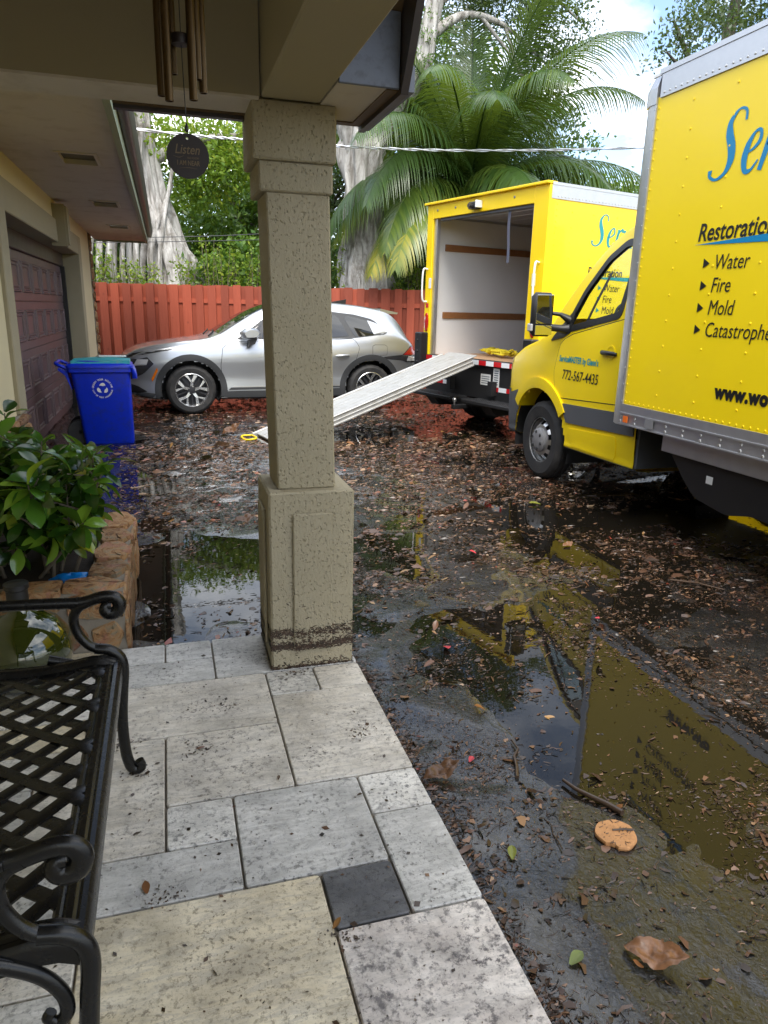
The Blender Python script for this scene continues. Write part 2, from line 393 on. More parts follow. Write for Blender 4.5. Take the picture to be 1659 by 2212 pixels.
hh = mth(t, 'ADD', mth(t, 'MULTIPLY', hh, hm), mth(t, 'MULTIPLY', noise_n(t, co, 6, 5, .65), 1.6))
t.links.new(bump_n(t, hh, .75, .006), b.inputs['Normal'])
b.inputs['Coat Weight'].default_value = .6; b.inputs['Coat Roughness'].default_value = .05
m, t, b, out = new_mat('murky_flood_water'); M_water = m
co = nd(t, 'ShaderNodeTexCoord').outputs['Object']
b.inputs['Base Color'].default_value = (.0075, .0062, .0045, 1); b.inputs['Roughness'].default_value = .015; b.inputs['IOR'].default_value = 1.42
b.inputs['Specular IOR Level'].default_value = .5
t.links.new(bump_n(t, noise_n(t, co, 7, 3), .022, .02), b.inputs['Normal'])
# painted fence wood
m, t, b, out = new_mat('barn_red_fence_paint'); M_fence = m
co = nd(t, 'ShaderNodeTexCoord').outputs['Object']; rn = nd(t, 'ShaderNodeObjectInfo').outputs['Random']
sh = nd(t, 'ShaderNodeVectorMath', {0: co, 1: nd(t, 'ShaderNodeCombineXYZ', {0: mth(t, 'MULTIPLY', rn, 50.0), 2: mth(t, 'MULTIPLY', rn, 30.0)}).outputs[0]}, operation='ADD').outputs[0]
st = nd(t, 'ShaderNodeMapping', {'Vector': sh, 'Scale': (14, 14, .9)}).outputs[0]
g = noise_n(t, st, 2.2, 7, .65, .5)
c = mixc(t, g, (.27, .048, .022), (.40, .085, .040))
c = nd(t, 'ShaderNodeHueSaturation', {'Color': c, 'Value': mth(t, 'ADD', mth(t, 'MULTIPLY', rn, .5), .72)}).outputs[0]
kn = ramp(t, nd(t, 'ShaderNodeTexVoronoi', {'Vector': sh, 'Scale': 3.1}).outputs['Distance'], [(.05, 1), (.11, 0)])
c = mixc(t, mth(t, 'MULTIPLY', kn, .5), c, (.16, .03, .015))
t.links.new(c, b.inputs['Base Color']); b.inputs['Roughness'].default_value = .7
t.links.new(bump_n(t, g, .25, .01), b.inputs['Normal'])
# bark
def bark(name, c1, c2, c3):
    m, t, b, out = new_mat(name); co = nd(t, 'ShaderNodeTexCoord').outputs['Object']
    st = nd(t, 'ShaderNodeMapping', {'Vector': co, 'Scale': (5, 5, .9)}).outputs[0]
    g = noise_n(t, st, 1.6, 8, .65, .8)
    c = mixc(t, ramp(t, g, [(.34, 0), (.62, 1)]), c1, c2)
    c = mixc(t, ramp(t, noise_n(t, co, 2.2, 6, .7), [(.52, 0), (.68, .8)]), c, c3)
    t.links.new(c, b.inputs['Base Color']); b.inputs['Roughness'].default_value = .9
    t.links.new(bump_n(t, g, .8, .06), b.inputs['Normal']); return m
M_ficus = bark('pale_ficus_bark', (.15, .135, .115), (.56, .54, .51), (.13, .11, .085))
M_palmtr = bark('palm_trunk_bark', (.10, .085, .06), (.24, .21, .16), (.06, .05, .035))
M_bark = bark('grey_brown_bark', (.06, .05, .038), (.17, .15, .12), (.04, .05, .025))
M_stem = mat('shrub_stem_bark', (.15, .12, .085), .8, var=.3, vs=30)
# foliage: tone attribute picks each leaf's own colour
def foliage(name, stops, rough=.45, transl=.35, spec=.5, attr=True):
    m, t, b, out = new_mat(name)
    f = nd(t, 'ShaderNodeAttribute', attribute_name='tone').outputs['Fac'] if attr else nd(t, 'ShaderNodeObjectInfo').outputs['Random']
    c = ramp(t, f, stops)
    t.links.new(c, b.inputs['Base Color']); b.inputs['Roughness'].default_value = rough; b.inputs['Specular IOR Level'].default_value = spec
    tb = nd(t, 'ShaderNodeBsdfTranslucent', {'Color': mixc(t, .5, c, (.28, .38, .03), 'MIX')})
    ms = nd(t, 'ShaderNodeMixShader', {0: transl, 1: b.outputs[0], 2: tb.outputs[0]}); t.links.new(ms.outputs[0], out.inputs[0])
    return m
F_deep = foliage('deep_green_leaves', [(0, (.016, .045, .012)), (.5, (.035, .09, .018)), (1, (.08, .16, .03))])
F_mid = foliage('mid_green_leaves', [(0, (.035, .09, .015)), (.5, (.075, .17, .025)), (1, (.17, .27, .03))])
F_light = foliage('lime_green_leaves', [(0, (.10, .20, .02)), (.5, (.19, .31, .03)), (1, (.36, .42, .04))], transl=.45)
F_oak = foliage('small_oak_leaves', [(0, (.022, .045, .016)), (.5, (.045, .085, .025)), (1, (.09, .14, .04))], transl=.3)
F_palm = foliage('palm_leaflets', [(0, (.018, .045, .012)), (.45, (.05, .105, .02)), (.8, (.14, .20, .03)), (1, (.42, .36, .04))], .32, .3, .6)
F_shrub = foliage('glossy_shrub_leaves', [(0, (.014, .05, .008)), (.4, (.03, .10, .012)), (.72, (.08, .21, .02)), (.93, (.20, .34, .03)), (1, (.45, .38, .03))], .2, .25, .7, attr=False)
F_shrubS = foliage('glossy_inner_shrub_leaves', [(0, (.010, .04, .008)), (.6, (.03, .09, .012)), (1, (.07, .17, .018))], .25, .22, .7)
F_litter = foliage('leaf_litter_chips', [(0, (.018, .011, .008)), (.35, (.05, .027, .016)), (.65, (.12, .06, .035)), (.85, (.26, .15, .085)), (.97, (.36, .25, .15)), (1, (.28, .05, .03))], .35, .05, .6)
F_fallen = foliage('fallen_leaf_tones', [(0, (.04, .018, .010)), (.35, (.10, .04, .018)), (.7, (.22, .09, .03)), (1, (.36, .20, .07))], .33, .08, .6, attr=False)
F_fgreen = foliage('fresh_fallen_leaf', [(0, (.07, .15, .03)), (1, (.24, .23, .03))], .35, .2, .6, attr=False)
M_brownleaf = mat('wet_brown_leaf', (.13, .062, .028), .4, var=.45, vs=5, rnd=.45, dirt=(.04, .02, .01), dirts=7)
M_petal = mat('red_petal', (.42, .03, .04), .4, var=.3, vs=60, rnd=.3)
# flagstone
m, t, b, out = new_mat('rust_flagstone'); M_flag = m
co = nd(t, 'ShaderNodeTexCoord').outputs['Object']; rn = nd(t, 'ShaderNodeObjectInfo').outputs['Random']
sh = nd(t, 'ShaderNodeVectorMath', {0: co, 1: nd(t, 'ShaderNodeCombineXYZ', {0: mth(t, 'MULTIPLY', rn, 40.0), 1: mth(t, 'MULTIPLY', rn, 23.0)}).outputs[0]}, operation='ADD').outputs[0]
g = noise_n(t, sh, 16, 10, .72, 1.2)
c = ramp(t, g, [(.34, (.05, .03, .018)), (.44, (.22, .10, .035)), (.52, (.36, .20, .085)), (.60, (.24, .19, .12)), (.70, (.12, .10, .06))])
c = mixc(t, ramp(t, noise_n(t, sh, 14, 4), [(.55, 0), (.66, .7)]), c, (.33, .14, .10))
c = nd(t, 'ShaderNodeHueSaturation', {'Color': c, 'Value': mth(t, 'ADD', mth(t, 'MULTIPLY', rn, .6), .65)}).outputs[0]
t.links.new(c, b.inputs['Base Color']); b.inputs['Roughness'].default_value = .6
t.links.new(bump_n(t, mth(t, 'ADD', g, mth(t, 'MULTIPLY', noise_n(t, sh, 70, 6, .7), .35)), .8, .02), b.inputs['Normal'])

# ================================================================== SETTING
BASINS = [(.12, 3.95, .60, .95, .036), (1.15, 4.2, .45, .9, .016), (1.40, 2.30, .45, .65, .026), (2.4, 2.9, .8, 1.1, .016), (3.3, 4.4, 1.2, .9, .018),
          (1.25, 1.2, .55, .5, .012), (2.4, 1.3, .9, .8, .009), (2.9, 8.6, 1.5, 1.1, .024), (-.22, 6.6, .30, 1.3, .018), (4.6, 5.6, 1.2, 1.5, .03),
          (2.2, 5.2, .6, .5, .012), (-.55, 8.5, .5, .5, .012), (2.5, 12, 2, 1.2, .015)]
def ground_h(x, y):
    z = .0120 + .018*(fbm(x*1.1+5, y*1.1, 3, 4)-.5)*2 + .012*(fbm(x*4.5, y*4.5, 9, 4)-.5)*2
    for cx, cy, rx, ry, d in BASINS:
        z = z - d*np.exp(-((x-cx)/rx)**2-((y-cy)/ry)**2)
    return z
xs = np.concatenate([np.arange(-14, -1.6, 1.0), np.arange(-1.6, 7.5, .045), np.arange(7.5, 40, 1.0)])
ys = np.concatenate([np.arange(-14, 0.4, .8), np.arange(.4, 17.6, .05), np.arange(17.6, 26, 1.0)])
GX, GY = np.meshgrid(xs, ys); GZ = ground_h(GX, GY)
nx, ny = len(xs), len(ys); I = (np.arange(ny-1)[:, None]*nx+np.arange(nx-1)[None, :]).ravel()
me = np_mesh('driveway', np.stack([GX.ravel(), GY.ravel(), GZ.ravel()], 1), np.stack([I, I+1, I+nx+1, I+nx], 1))
tag(link('driveway', me, M_asph, None, 180), 'flooded black asphalt driveway strewn with leaf litter', 'driveway', kind='structure')
MB().add([(-14, -14, 0), (39, -14, 0), (39, 25.4, 0), (-14, 25.4, 0)], [(0, 1, 2, 3)]).build('puddle_water', M_water, label='still dark flood water standing in the driveway hollows', cat='water', kind='structure')
MB().add([(-700, -700, -.09), (700, -700, -.09), (700, 700, -.09), (-700, 700, -.09)], [(0, 1, 2, 3)]).build('ground', M_gravel, label='dark earth beyond the driveway', cat='ground', kind='structure')

# ---- porch floor with travertine tiles
PZ = .06
slab = MB().box(-1.2, .722, -5, 3.097, -.15, .046).build('porch_floor', M_mortar, label='porch floor of large pale travertine tiles', cat='floor', kind='structure')
U, V0 = .2025, 1.385; VU = .1925
def tx(k): return .727-k*U
def ty(j): return 3.105 if j == 9 else V0+j*VU
TILES = [(1, 2, 0, 1, 'dark'), (0, 1, 0, 2, 'grey'), (0, 1, 2, 3, 'white'), (1, 3, 1, 3, 'grey'), (3, 4, 2, 3, 'white'), (3, 6, 1, 2, 'grey'),
         (4, 6, 2, 5, 'cream'), (2, 4, 3, 5, 'cream'), (0, 2, 3, 6, 'mott2'), (1, 2, 6, 7, 'white'), (0, 1, 6, 7, 'cream'), (2, 5, 5, 7, 'cream'),
         (0, 3, 7, 9, 'grey'), (3, 4, 8, 9, 'grey'), (4, 5, 8, 9, 'grey'), (3, 5, 7, 8, 'grey'), (2, 5, -2, 1, 'warm'), (0, 2, -3, 0, 'mott'), (2, 4, -4, -2, 'grey')]
occ = {}
for a0, a1, b0, b1, kd in TILES:
    for a in range(a0, a1):
        for q in range(b0, b1): occ[(a, q)] = 1
rt_ = random.Random(3)
for q in range(-18, 9):
    for a in range(0, 9):
        if (a, q) in occ: continue
        w, h = rt_.choice([(2, 2), (3, 2), (2, 1), (1, 1), (2, 3), (1, 2)])
        while w > 1 and any((a+i, q) in occ or a+i > 8 for i in range(w)): w -= 1
        while h > 1 and any((a+i, q+j) in occ or q+j > 8 for i in range(w) for j in range(h)): h -= 1
        for i in range(w):
            for j in range(h): occ[(a+i, q+j)] = 1
        TILES.append((a, a+w, q, q+h, rt_.choice(['cream', 'grey', 'warm', 'white'])))
for a0, a1, b0, b1, kd in TILES:
    x0, x1 = tx(a1), tx(a0); y0, y1 = ty(b0), ty(b1)
    x0 = max(x0, -1.195)
    if x1-x0 < .02: continue
    g = .0032; dz = rt_.uniform(-.0008, .0008); cx_, cy_ = (x0+x1)/2, (y0+y1)/2
    q = round_poly([(x0+g-cx_, y0+g-cy_), (x1-g-cx_, y0+g-cy_), (x1-g-cx_, y1-g-cy_), (x0+g-cx_, y1-g-cy_)], .012, 3)
    qi = off_poly(q, -.003); n = len(q)
    V = [(p[0], p[1], -.02) for p in q]+[(p[0], p[1], -.003) for p in q]+[(p[0], p[1], 0) for p in qi]
    F = [(k, (k+1) % n, (k+1) % n+n, k+n) for k in range(n)]+[(k+n, (k+1) % n+n, (k+1) % n+2*n, k+2*n) for k in range(n)]+[tuple(range(2*n, 3*n))]
    mm = TRAV['cream' if kd == 'mott2' else kd]
    o = MB().add(V, F).build('tile', mm, slab); o.location = (cx_, cy_, PZ+dz)

# ---- house with garage
HO = (-1.2, 9.0, 0)
house = thing('house', 'cream stucco house with garage, deep eaves and covered porch', 'house', HO)
def hp(mb, name, m_, parent=None, smooth=None, **kw): return mb.build(name, m_, parent or house, smooth, origin=HO, **kw)
w = MB()
w.box(-1.5, -1.2, -5, 6.40, -.1, 2.80); w.box(-1.5, -1.2, 6.40, 12.30, 2.50, 2.80); w.box(-1.5, -1.2, 12.30, 14.2, -.1, 2.80)
w.box(-8, -1.5, 13.9, 14.2, -.1, 2.80)
hp(w, 'wall', M_cream)
hp(MB().box(-1.62, -1.56, 6.3, 12.4, -.1, 2.6), 'door_backing', M_black)
sr = MB(); sr.bbox(-1.50, -1.165, 6.38, 6.67, .66, 2.50, .008); sr.bbox(-1.50, -1.165, 12.0, 12.30, .66, 2.50, .008); sr.bbox(-1.498, -1.168, 6.67, 12.0, 2.24, 2.498, .008)
hp(sr, 'door_surround', M_taupe)
hp(MB().prism([(9.70, 2.66), (10.02, 2.66), (9.95, 2.20), (9.77, 2.20)], -1.24, -1.07, 'x').prism([(9.73, 2.64), (9.99, 2.64), (9.93, 2.22), (9.79, 2.22)], -1.08, -1.045, 'x'), 'keystone', M_taupe, smooth=30)
gd = hp(MB().box(-1.50, -1.455, 6.6, 12.1, -.05, 2.30), 'garage_door', M_door)
hp(MB().bbox(-1.47, -1.40, 6.66, 12.01, 2.06, 2.245, .006), 'door_header', M_fascia)
hp(MB().box(-1.47, -1.38, 11.94, 12.0, 0, 2.06), 'door_track_trim', M_black)
for r_ in range(4):
    z0 = .04+r_*.505
    hp(MB().bbox(-1.462, -1.440, 6.66, 11.95, z0, z0+.499, .004), 'door_section', M_door, gd)
pm = MB()
def ring(mb, hy, hz, x0, x1, wd):
    o4 = [(-hy, -hz), (hy, -hz), (hy, hz), (-hy, hz)]; i4 = off_poly(o4, -wd)
    V = [(x0, *p) for p in o4]+[(x1, *p) for p in off_poly(o4, -wd*.35)]+[(x1, *p) for p in off_poly(o4, -wd*.65)]+[(x0+.001, *p) for p in i4]
    F = [(a*4+k, a*4+(k+1) % 4, a*4+4+(k+1) % 4, a*4+4+k) for a in range(3) for k in range(4)]
    mb.add(V, F)
ring(pm, .265, .165, 0, .016, .035); ring(pm, .215, .118, 0, .012, .022)
pme = pm.mesh('panel'); pme.materials.append(M_door)
for r_ in range(4):
    for c_ in range(8):
        o = link('panel', pme, None, gd); o.location = (-1.4395-HO[0], 6.99+c_*.66-HO[1], .04+r_*.505+.25)
# soffit with vents
sf = MB()
VY = [7.03, 9.94, 12.67]; yy = [3.06]+[v for y in VY for v in (y-.24, y+.24)]+[15.4]
for i in range(0, len(yy), 2): sf.box(-1.2, -.28, yy[i], yy[i+1], 2.72, 2.75)
for y in VY: sf.box(-1.2, -.76, y-.24, y+.24, 2.72, 2.75); sf.box(-.48, -.28, y-.24, y+.24, 2.72, 2.75)
hp(sf, 'soffit', M_soffit)
for y in VY:
    v = hp(MB().box(-.77, -.47, y-.25, y+.25, 2.752, 2.76), 'soffit_vent', M_vent)
    f = MB()
    for a, b_, c_, d_ in ((-.785, -.755, y-.27, y+.27), (-.485, -.455, y-.27, y+.27), (-.755, -.485, y-.27, y-.235), (-.755, -.485, y+.235, y+.27)): f.box(a, b_, c_, d_, 2.709, 2.7195)
    hp(f, 'vent_frame', M_soffit, v)
hp(MB().box(-.28, -.235, 3.06, 15.42, 2.69, 2.93).box(-1.2, -.2801, 15.4, 15.43, 2.69, 2.93), 'fascia', M_gutter)
hp(MB().prism(round_poly([(-.234, 2.80), (-.16, 2.80), (-.13, 2.95), (-.234, 2.95)], .02, 3), 3.06, 15.45, 'y'), 'gutter', M_fascia, smooth=30)
hp(MB().add([(-.17, -5, 2.965), (-.17, 15.5, 2.965), (-6, 15.5, 4.75), (-6, -5, 4.75), (-.17, -5, 2.99), (-.17, 15.5, 2.99), (-6, 15.5, 4.79), (-6, -5, 4.79)],
            [(0, 1, 2, 3), (4, 7, 6, 5), (0, 4, 5, 1), (1, 5, 6, 2), (2, 6, 7, 3), (3, 7, 4, 0)]), 'roof', M_brown)
# porch roof structure
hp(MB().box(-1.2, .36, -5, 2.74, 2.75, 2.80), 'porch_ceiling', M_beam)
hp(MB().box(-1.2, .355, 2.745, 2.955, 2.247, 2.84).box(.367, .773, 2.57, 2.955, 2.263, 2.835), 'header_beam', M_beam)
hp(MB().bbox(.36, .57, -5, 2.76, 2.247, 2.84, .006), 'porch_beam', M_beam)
hp(MB().box(-1.2, .352, 2.746, 2.956, 2.238, 2.2465), 'header_soffit', M_soffit)
hp(MB().box(-.135, .352, 2.956, 2.985, 2.235, 2.33), 'drip_trim', M_brown)
hp(MB().box(-.135, .36, 2.985, 3.02, 2.222, 2.33), 'drip_edge', M_fascia)
es = hp(MB().box(.571, .775, 2.49, 3.0, 2.245, 2.26), 'eave_soffit', M_soffit)
hp(MB().box(.735, .774, 2.496, 3.0, 2.240, 2.2448).box(.572, .735, 2.955, 3.0, 2.2402, 2.2447), 'eave_border', M_brown, es)
hp(MB().bbox(.571, .772, 2.475, 2.49, 2.242, 2.46, .002), 'eave_end_board', M_slate)
hp(MB().add([(.571, 2.49, 2.455), (.775, 2.49, 2.455), (.775, 1.6, 3.30), (.571, 1.6, 3.30), (.571, 2.49, 2.485), (.775, 2.49, 2.485), (.775, 1.6, 3.33), (.571, 1.6, 3.33)],
            [(0, 1, 2, 3), (4, 7, 6, 5), (0, 4, 5, 1), (1, 5, 6, 2), (2, 6, 7, 3), (3, 7, 4, 0)]), 'rake_soffit', M_brown)
hp(MB().prism([(3.02, 2.225), (2.47, 2.225), (2.40, 2.33), (2.30, 2.50), (2.12, 2.72), (1.6, 3.22), (1.6, 3.36), (2.2, 2.82), (2.6, 2.56), (3.02, 2.40)], .7755, .80, 'x'), 'rake_fascia', M_fascia)
hp(MB().box(.80, .822, 2.47, 3.03, 2.235, 2.31), 'eave_gutter_edge', M_slate)
hp(MB().add([(-2, -5, 2.86), (.8, -5, 2.86), (.8, 3.02, 2.86), (-2, 3.02, 2.86), (-2, -5, 2.9), (.8, -5, 2.9), (.8, 3.02, 2.9), (-2, 3.02, 2.9)],
            [(0, 1, 2, 3), (4, 7, 6, 5), (0, 4, 5, 1), (1, 5, 6, 2), (2, 6, 7, 3), (3, 7, 4, 0)]), 'porch_light_block', M_brown)  # unseen flat slab above the ceiling, added to block light from overhead
# flagstone wainscot and quoin: each stone its own piece
def stone_mesh(w_, h_, d_, seed):
    r = random.Random(seed); n = r.choice([5, 6, 7]); P = []
    for k in range(n):
        a = 2*PI*(k+r.uniform(-.22, .22))/n; m_ = max(abs(math.cos(a)), abs(math.sin(a)))
        P.append((w_/2*math.cos(a)/m_*r.uniform(.88, 1.03), h_/2*math.sin(a)/m_*r.uniform(.88, 1.03)))
    P = round_poly(P, min(w_, h_)*.10, 2); n = len(P); Pi = off_poly(P, -min(w_, h_)*.035); Pc = off_poly(P, -min(w_, h_)*.22)
    V = [(p[0], 0, p[1]) for p in P]+[(p[0], -d_*r.uniform(.80, .95), p[1]) for p in Pi]+[(p[0], -d_*r.uniform(.8, 1.15), p[1]) for p in Pc]
    V.append((0, -d_*1.02, 0))
    F = [(b*n+k, b*n+(k+1) % n, b*n+n+(k+1) % n, b*n+n+k) for b in (0, 1) for k in range(n)]+[(2*n+k, 2*n+(k+1) % n, 3*n) for k in range(n)]
    return MB().add(V, F).mesh('stone')
def stone_wall(parent, origin, p0, ux, width, height, nrm, seed, size=.26, depth=.03):
    """cover a vertical face with irregular flagstones; p0 lower corner, ux unit vector along the face, nrm outward"""
    r = random.Random(seed); z = 0; Z = Vector((0, 0, 1)); ux = Vector(ux); nrm = Vector(nrm); row = 0
    while z < height-.04:
        h = min(size*r.uniform(.6, 1.05), height-z)
        if height-z-h < .07: h = height-z
        x = 0
        while x < width-.03:
            w_ = min(size*r.uniform(.7, 1.7), width-x)
            if width-x-w_ < .09: w_ = width-x
            me_ = stone_mesh(w_*.985, h*.975, depth*r.uniform(.7, 1.2), r.random()); me_.materials.append(M_flag); me_.shade_smooth(); me_.set_sharp_from_angle(angle=rad(38))
            o = link('stone', me_, None, parent)
            c_ = Vector(p0)+ux*(x+w_/2)+Z*(z+h/2)-Vector(origin)
            mt = Matrix((( ux.x, -nrm.x, 0, c_.x), (ux.y, -nrm.y, 0, c_.y), (0, 0, 1, c_.z), (0, 0, 0, 1)))
            o.matrix_local = mt; x += w_
        z += h
wn_ = hp(MB().box(-1.498, -1.175, 4.6, 6.668, -.1, .655), 'stone_base', M_mortar)
wf_ = hp(MB().box(-1.498, -1.175, 12.001, 14.23, -.1, .655), 'stone_base', M_mortar)
stone_wall(wn_, HO, (-1.175, 4.6, 0), (0, 1, 0), 2.07, .655, (1, 0, 0), 5, .3)
stone_wall(wf_, HO, (-1.175, 12.0, 0), (0, 1, 0), 2.2, .655, (1, 0, 0), 6, .34)
qn = hp(MB().box(-1.30, -1.185, 14.0, 14.235, .656, 2.715), 'corner_quoin', M_mortar)
stone_wall(qn, HO, (-1.185, 13.98, .66), (0, 1, 0), .26, 2.05, (1, 0, 0), 8, .26, .035)

# ---- porch column
CO = (.53, 2.915, PZ)
colm = thing('porch_column', 'square taupe pitted-stone porch column with flood line on its base', 'column', CO)
bs_ = MB().bbox(-.176, .176, -.176, .176, 0, .78, .008).build('base', M_col, colm)
for rz in (0, -PI/2, PI/2, PI):
    p = MB().bbox(-.082, .082, -.190, -.176, .085, .69, .005).build('raised_panel', M_col, bs_); p.rotation_euler = (0, 0, rz)
sh_ = MB().bbox(-.118, .118, -.128, .128, .78, 1.895, .006); sh_.v = [(p[0]-.012-.026*(p[2]-.78)/1.115, p[1], p[2]) for p in sh_.v]; sh_.build('shaft', M_col, colm)
MB().bbox(-.181, .090, -.139, .139, 1.893, 1.995, .006).build('neck', M_col, colm)
MB().bbox(-.203, .099, -.153, .153, 1.995, 2.187, .006).build('capital', M_col, colm)
# dried debris left by the flood on the column base
r = random.Random(11); V = []; F = []; T = []
for i in range(6500):
    fce = r.randrange(4); u = r.uniform(-.176, .176); zz = r.choice([r.gauss(.168, .011), r.gauss(.105, .009), r.gauss(.105, .009), r.uniform(.09, .19), abs(r.gauss(0, .012))])
    if r.random() < .04: zz = r.uniform(.02, .3)
    onp = abs(u) < .08 and .09 < zz < .69; d = .1905+.001 if onp else .1768
    L = r.uniform(.002, .009); a = r.gauss(0, .7); wd = r.uniform(.0007, .0022)
    du, dz = math.cos(a)*L, math.sin(a)*L; nu, nz = -math.sin(a)*wd, math.cos(a)*wd; lift = r.uniform(.0005, .003)
    pts = [(u-du-nu, zz-dz-nz, 0), (u+du-nu, zz+dz-nz, lift), (u+du+nu, zz+dz+nz, lift), (u-du+nu, zz-dz+nz, 0)]
    n0 = len(V); ca, sa = [(1, 0), (0, 1), (-1, 0), (0, -1)][fce]
    for (pu, pz, pl) in pts:
        x_, y_ = pu, -(d+pl); V.append((x_*ca-y_*sa, x_*sa+y_*ca, max(.0006, pz))); 
    F.append((n0, n0+1, n0+2, n0+3)); T += [r.uniform(0, .55)]*4
tag(link('flood_debris_line', np_mesh('flood_debris_line', V, F, T), F_litter, bs_), kind='stuff')

# ---- fence
FA, FB = Vector((-2.3, 17.35, 0)), Vector((9.6, 13.28, 0)); fdir = (FB-FA).normalized(); fang = math.atan2(fdir.y, fdir.x); flen = (FB-FA).length
fence = thing('board_fence', 'barn-red painted board-on-board wooden fence behind the silver car', 'fence', FA, fang)
def board_mesh(w_, h, d):
    return MB().prism([(-w_/2, 0), (w_/2, 0), (w_/2, h-.012), (w_/2-.010, h), (-w_/2+.008, h-.003), (-w_/2, h-.010)], -d/2, d/2, 'y').mesh('board')
bf = [board_mesh(.172, 2.0, .022), board_mesh(.16, 2.0, .022), board_mesh(.19, 2.0, .022)]
for b_ in bf: b_.materials.append(M_fence)
rf = random.Random(5); x = .08; k = 0
while x < flen:
    drop = 0 if x < 8.25 else (.10 if x < 8.5 else .15)
    o = link('board', rf.choice(bf), None, fence); o.location = (x, -.03, -.02+rf.uniform(-.012, .012)-drop); o.rotation_euler = (0, rf.gauss(0, .003), 0)
    o = link('board', rf.choice(bf), None, fence); o.location = (x+.132, .022, -.03+rf.uniform(-.012, .012)-drop)
    x += .262+rf.uniform(-.012, .012); k += 1
for z in (.35, 1.65): MB().box(0, flen, -.018, .010, z-.045, z+.045).build('rail', M_fence, fence)
for i in range(6): MB().box(.3+i*2.3-.05, .3+i*2.3+.05, .035, .13, -.1, 1.9).build('post', M_fence, fence)

# ================================================================== VEHICLES
class Loft:
    """body skin from cross sections: sec(x) -> control points (y, z) from bottom centre to top centre"""
    def __init__(s, xs, sec, n=5):
        s.xs = np.array(xs); G = []
        for x in xs:
            P = [Vector((p[0], p[1], 0)) for p in sec(x)]; Q = smooth_path(P, n); G.append([(q.x, q.y) for q in Q])
        s.G = np.array(G)                               # (nx, ns, 2)
        s.ns = s.G.shape[1]
    def _col(s, x):
        i = int(np.clip(np.searchsorted(s.xs, x)-1, 0, len(s.xs)-2)); t = (x-s.xs[i])/(s.xs[i+1]-s.xs[i]); t = min(max(t, 0), 1)
        return s.G[i]*(1-t)+s.G[i+1]*t
    def Y(s, x, z):
        c_ = s._col(x); Z = np.maximum.accumulate(c_[:, 1]); return float(np.interp(z, Z+np.arange(s.ns)*1e-7, c_[:, 0]))
    def Z(s, x, y):
        c_ = s._col(x); k = int(np.argmax(c_[:, 0])); yy = c_[k:, 0][::-1]; zz = c_[k:, 1][::-1]; return float(np.interp(abs(y), np.maximum.accumulate(yy)+np.arange(len(yy))*1e-7, zz))
    def mesh(s, name, keep=None, off=0, mapx=lambda x: x):
        nx, ns = len(s.xs), s.ns
        full = np.concatenate([s.G, (s.G*np.array([-1, 1]))[:, ::-1][:, 1:-1]], 1); m_ = full.shape[1]
        P = np.zeros((nx, m_, 3)); P[:, :, 0] = s.xs[:, None]; P[:, :, 1] = full[:, :, 0]; P[:, :, 2] = full[:, :, 1]
        if off:
            du = np.gradient(P, axis=0); dv = np.roll(P, -1, 1)-np.roll(P, 1, 1); N = np.cross(du, dv); N /= np.linalg.norm(N, axis=2, keepdims=True)+1e-9
            c_ = np.array([0, 0, P[:, :, 2].mean()]); sg = np.sign(((P-c_)*N).sum(2).mean()); P = P+N*off*sg
        F = []
        for i in range(nx-1):
            for k in range(m_):
                k2 = (k+1) % m_; c_ = (P[i, k]+P[i, k2]+P[i+1, k]+P[i+1, k2])/4
                if keep is None or keep(c_[0], c_[1], c_[2]): F.append((i*m_+k, i*m_+k2, (i+1)*m_+k2, (i+1)*m_+k))
        if keep is None: F.append(tuple(range(m_))); F.append(tuple((nx-1)*m_+k for k in range(m_)))
        V = P.reshape(-1, 3).copy(); V[:, 0] = [mapx(v) for v in V[:, 0]]
        mb = MB(); mb.v = [tuple(v) for v in V]; mb.f = F
        me_ = mb.mesh(name)
        bm = bmesh.new(); bm.from_mesh(me_); bmesh.ops.delete(bm, geom=[v for v in bm.verts if not v.link_faces], context='VERTS'); bm.to_mesh(me_); bm.free()
        return me_
    def patch(s, poly, sg, off=.004, nz=10, nx=10, mapx=lambda x: x, rim=.006):
        rows = rows_in(poly, nz, nx); R = [[(mapx(x), sg*(s.Y(x, z)+off), z) for x, z in r_] for r_ in rows]
        mb = MB().sheet(R)
        if rim:                                          # turn the edge back to the skin
            bd = [(0, k) for k in range(nx)]+[(i, nx-1) for i in range(1, nz)]+[(nz-1, k) for k in range(nx-2, -1, -1)]+[(i, 0) for i in range(nz-2, 0, -1)]
            A = [R[i][k] for i, k in bd]; B = [(a[0], a[1]-sg*(off+rim), a[2]) for a in A]; n = len(A)
            mb.add(A+B, [(k, (k+1) % n, (k+1) % n+n, k+n) for k in range(n)])
        return mb
    def band(s, outer, inner, sg, off=.006, deep=.03, mapx=lambda x: x, closed=True):
        n = len(outer)
        def L(P, d): return [(mapx(x), sg*(s.Y(x, z)+d), z) for x, z in P]
        mid = [((a[0]+b[0])/2, (a[1]+b[1])/2) for a, b in zip(outer, inner)]
        V = L(outer, -.004)+L(outer, off)+L(mid, off*1.15)+L(inner, off)+L(inner, -deep)
        m_ = n if closed else n-1
        return MB().add(V, [(a*n+k, a*n+(k+1) % n, (a+1)*n+(k+1) % n, (a+1)*n+k) for a in range(4) for k in range(m_)])
def arc(cx, cz, r, a0, a1, n): return [(cx+r*math.cos(rad(a0+(a1-a0)*k/n)), cz+r*math.sin(rad(a0+(a1-a0)*k/n))) for k in range(n+1)]
def interp(tab): 
    X = [a for a, b in tab]; Yv = [b for a, b in tab]
    return lambda x: float(np.interp(x, X, Yv))
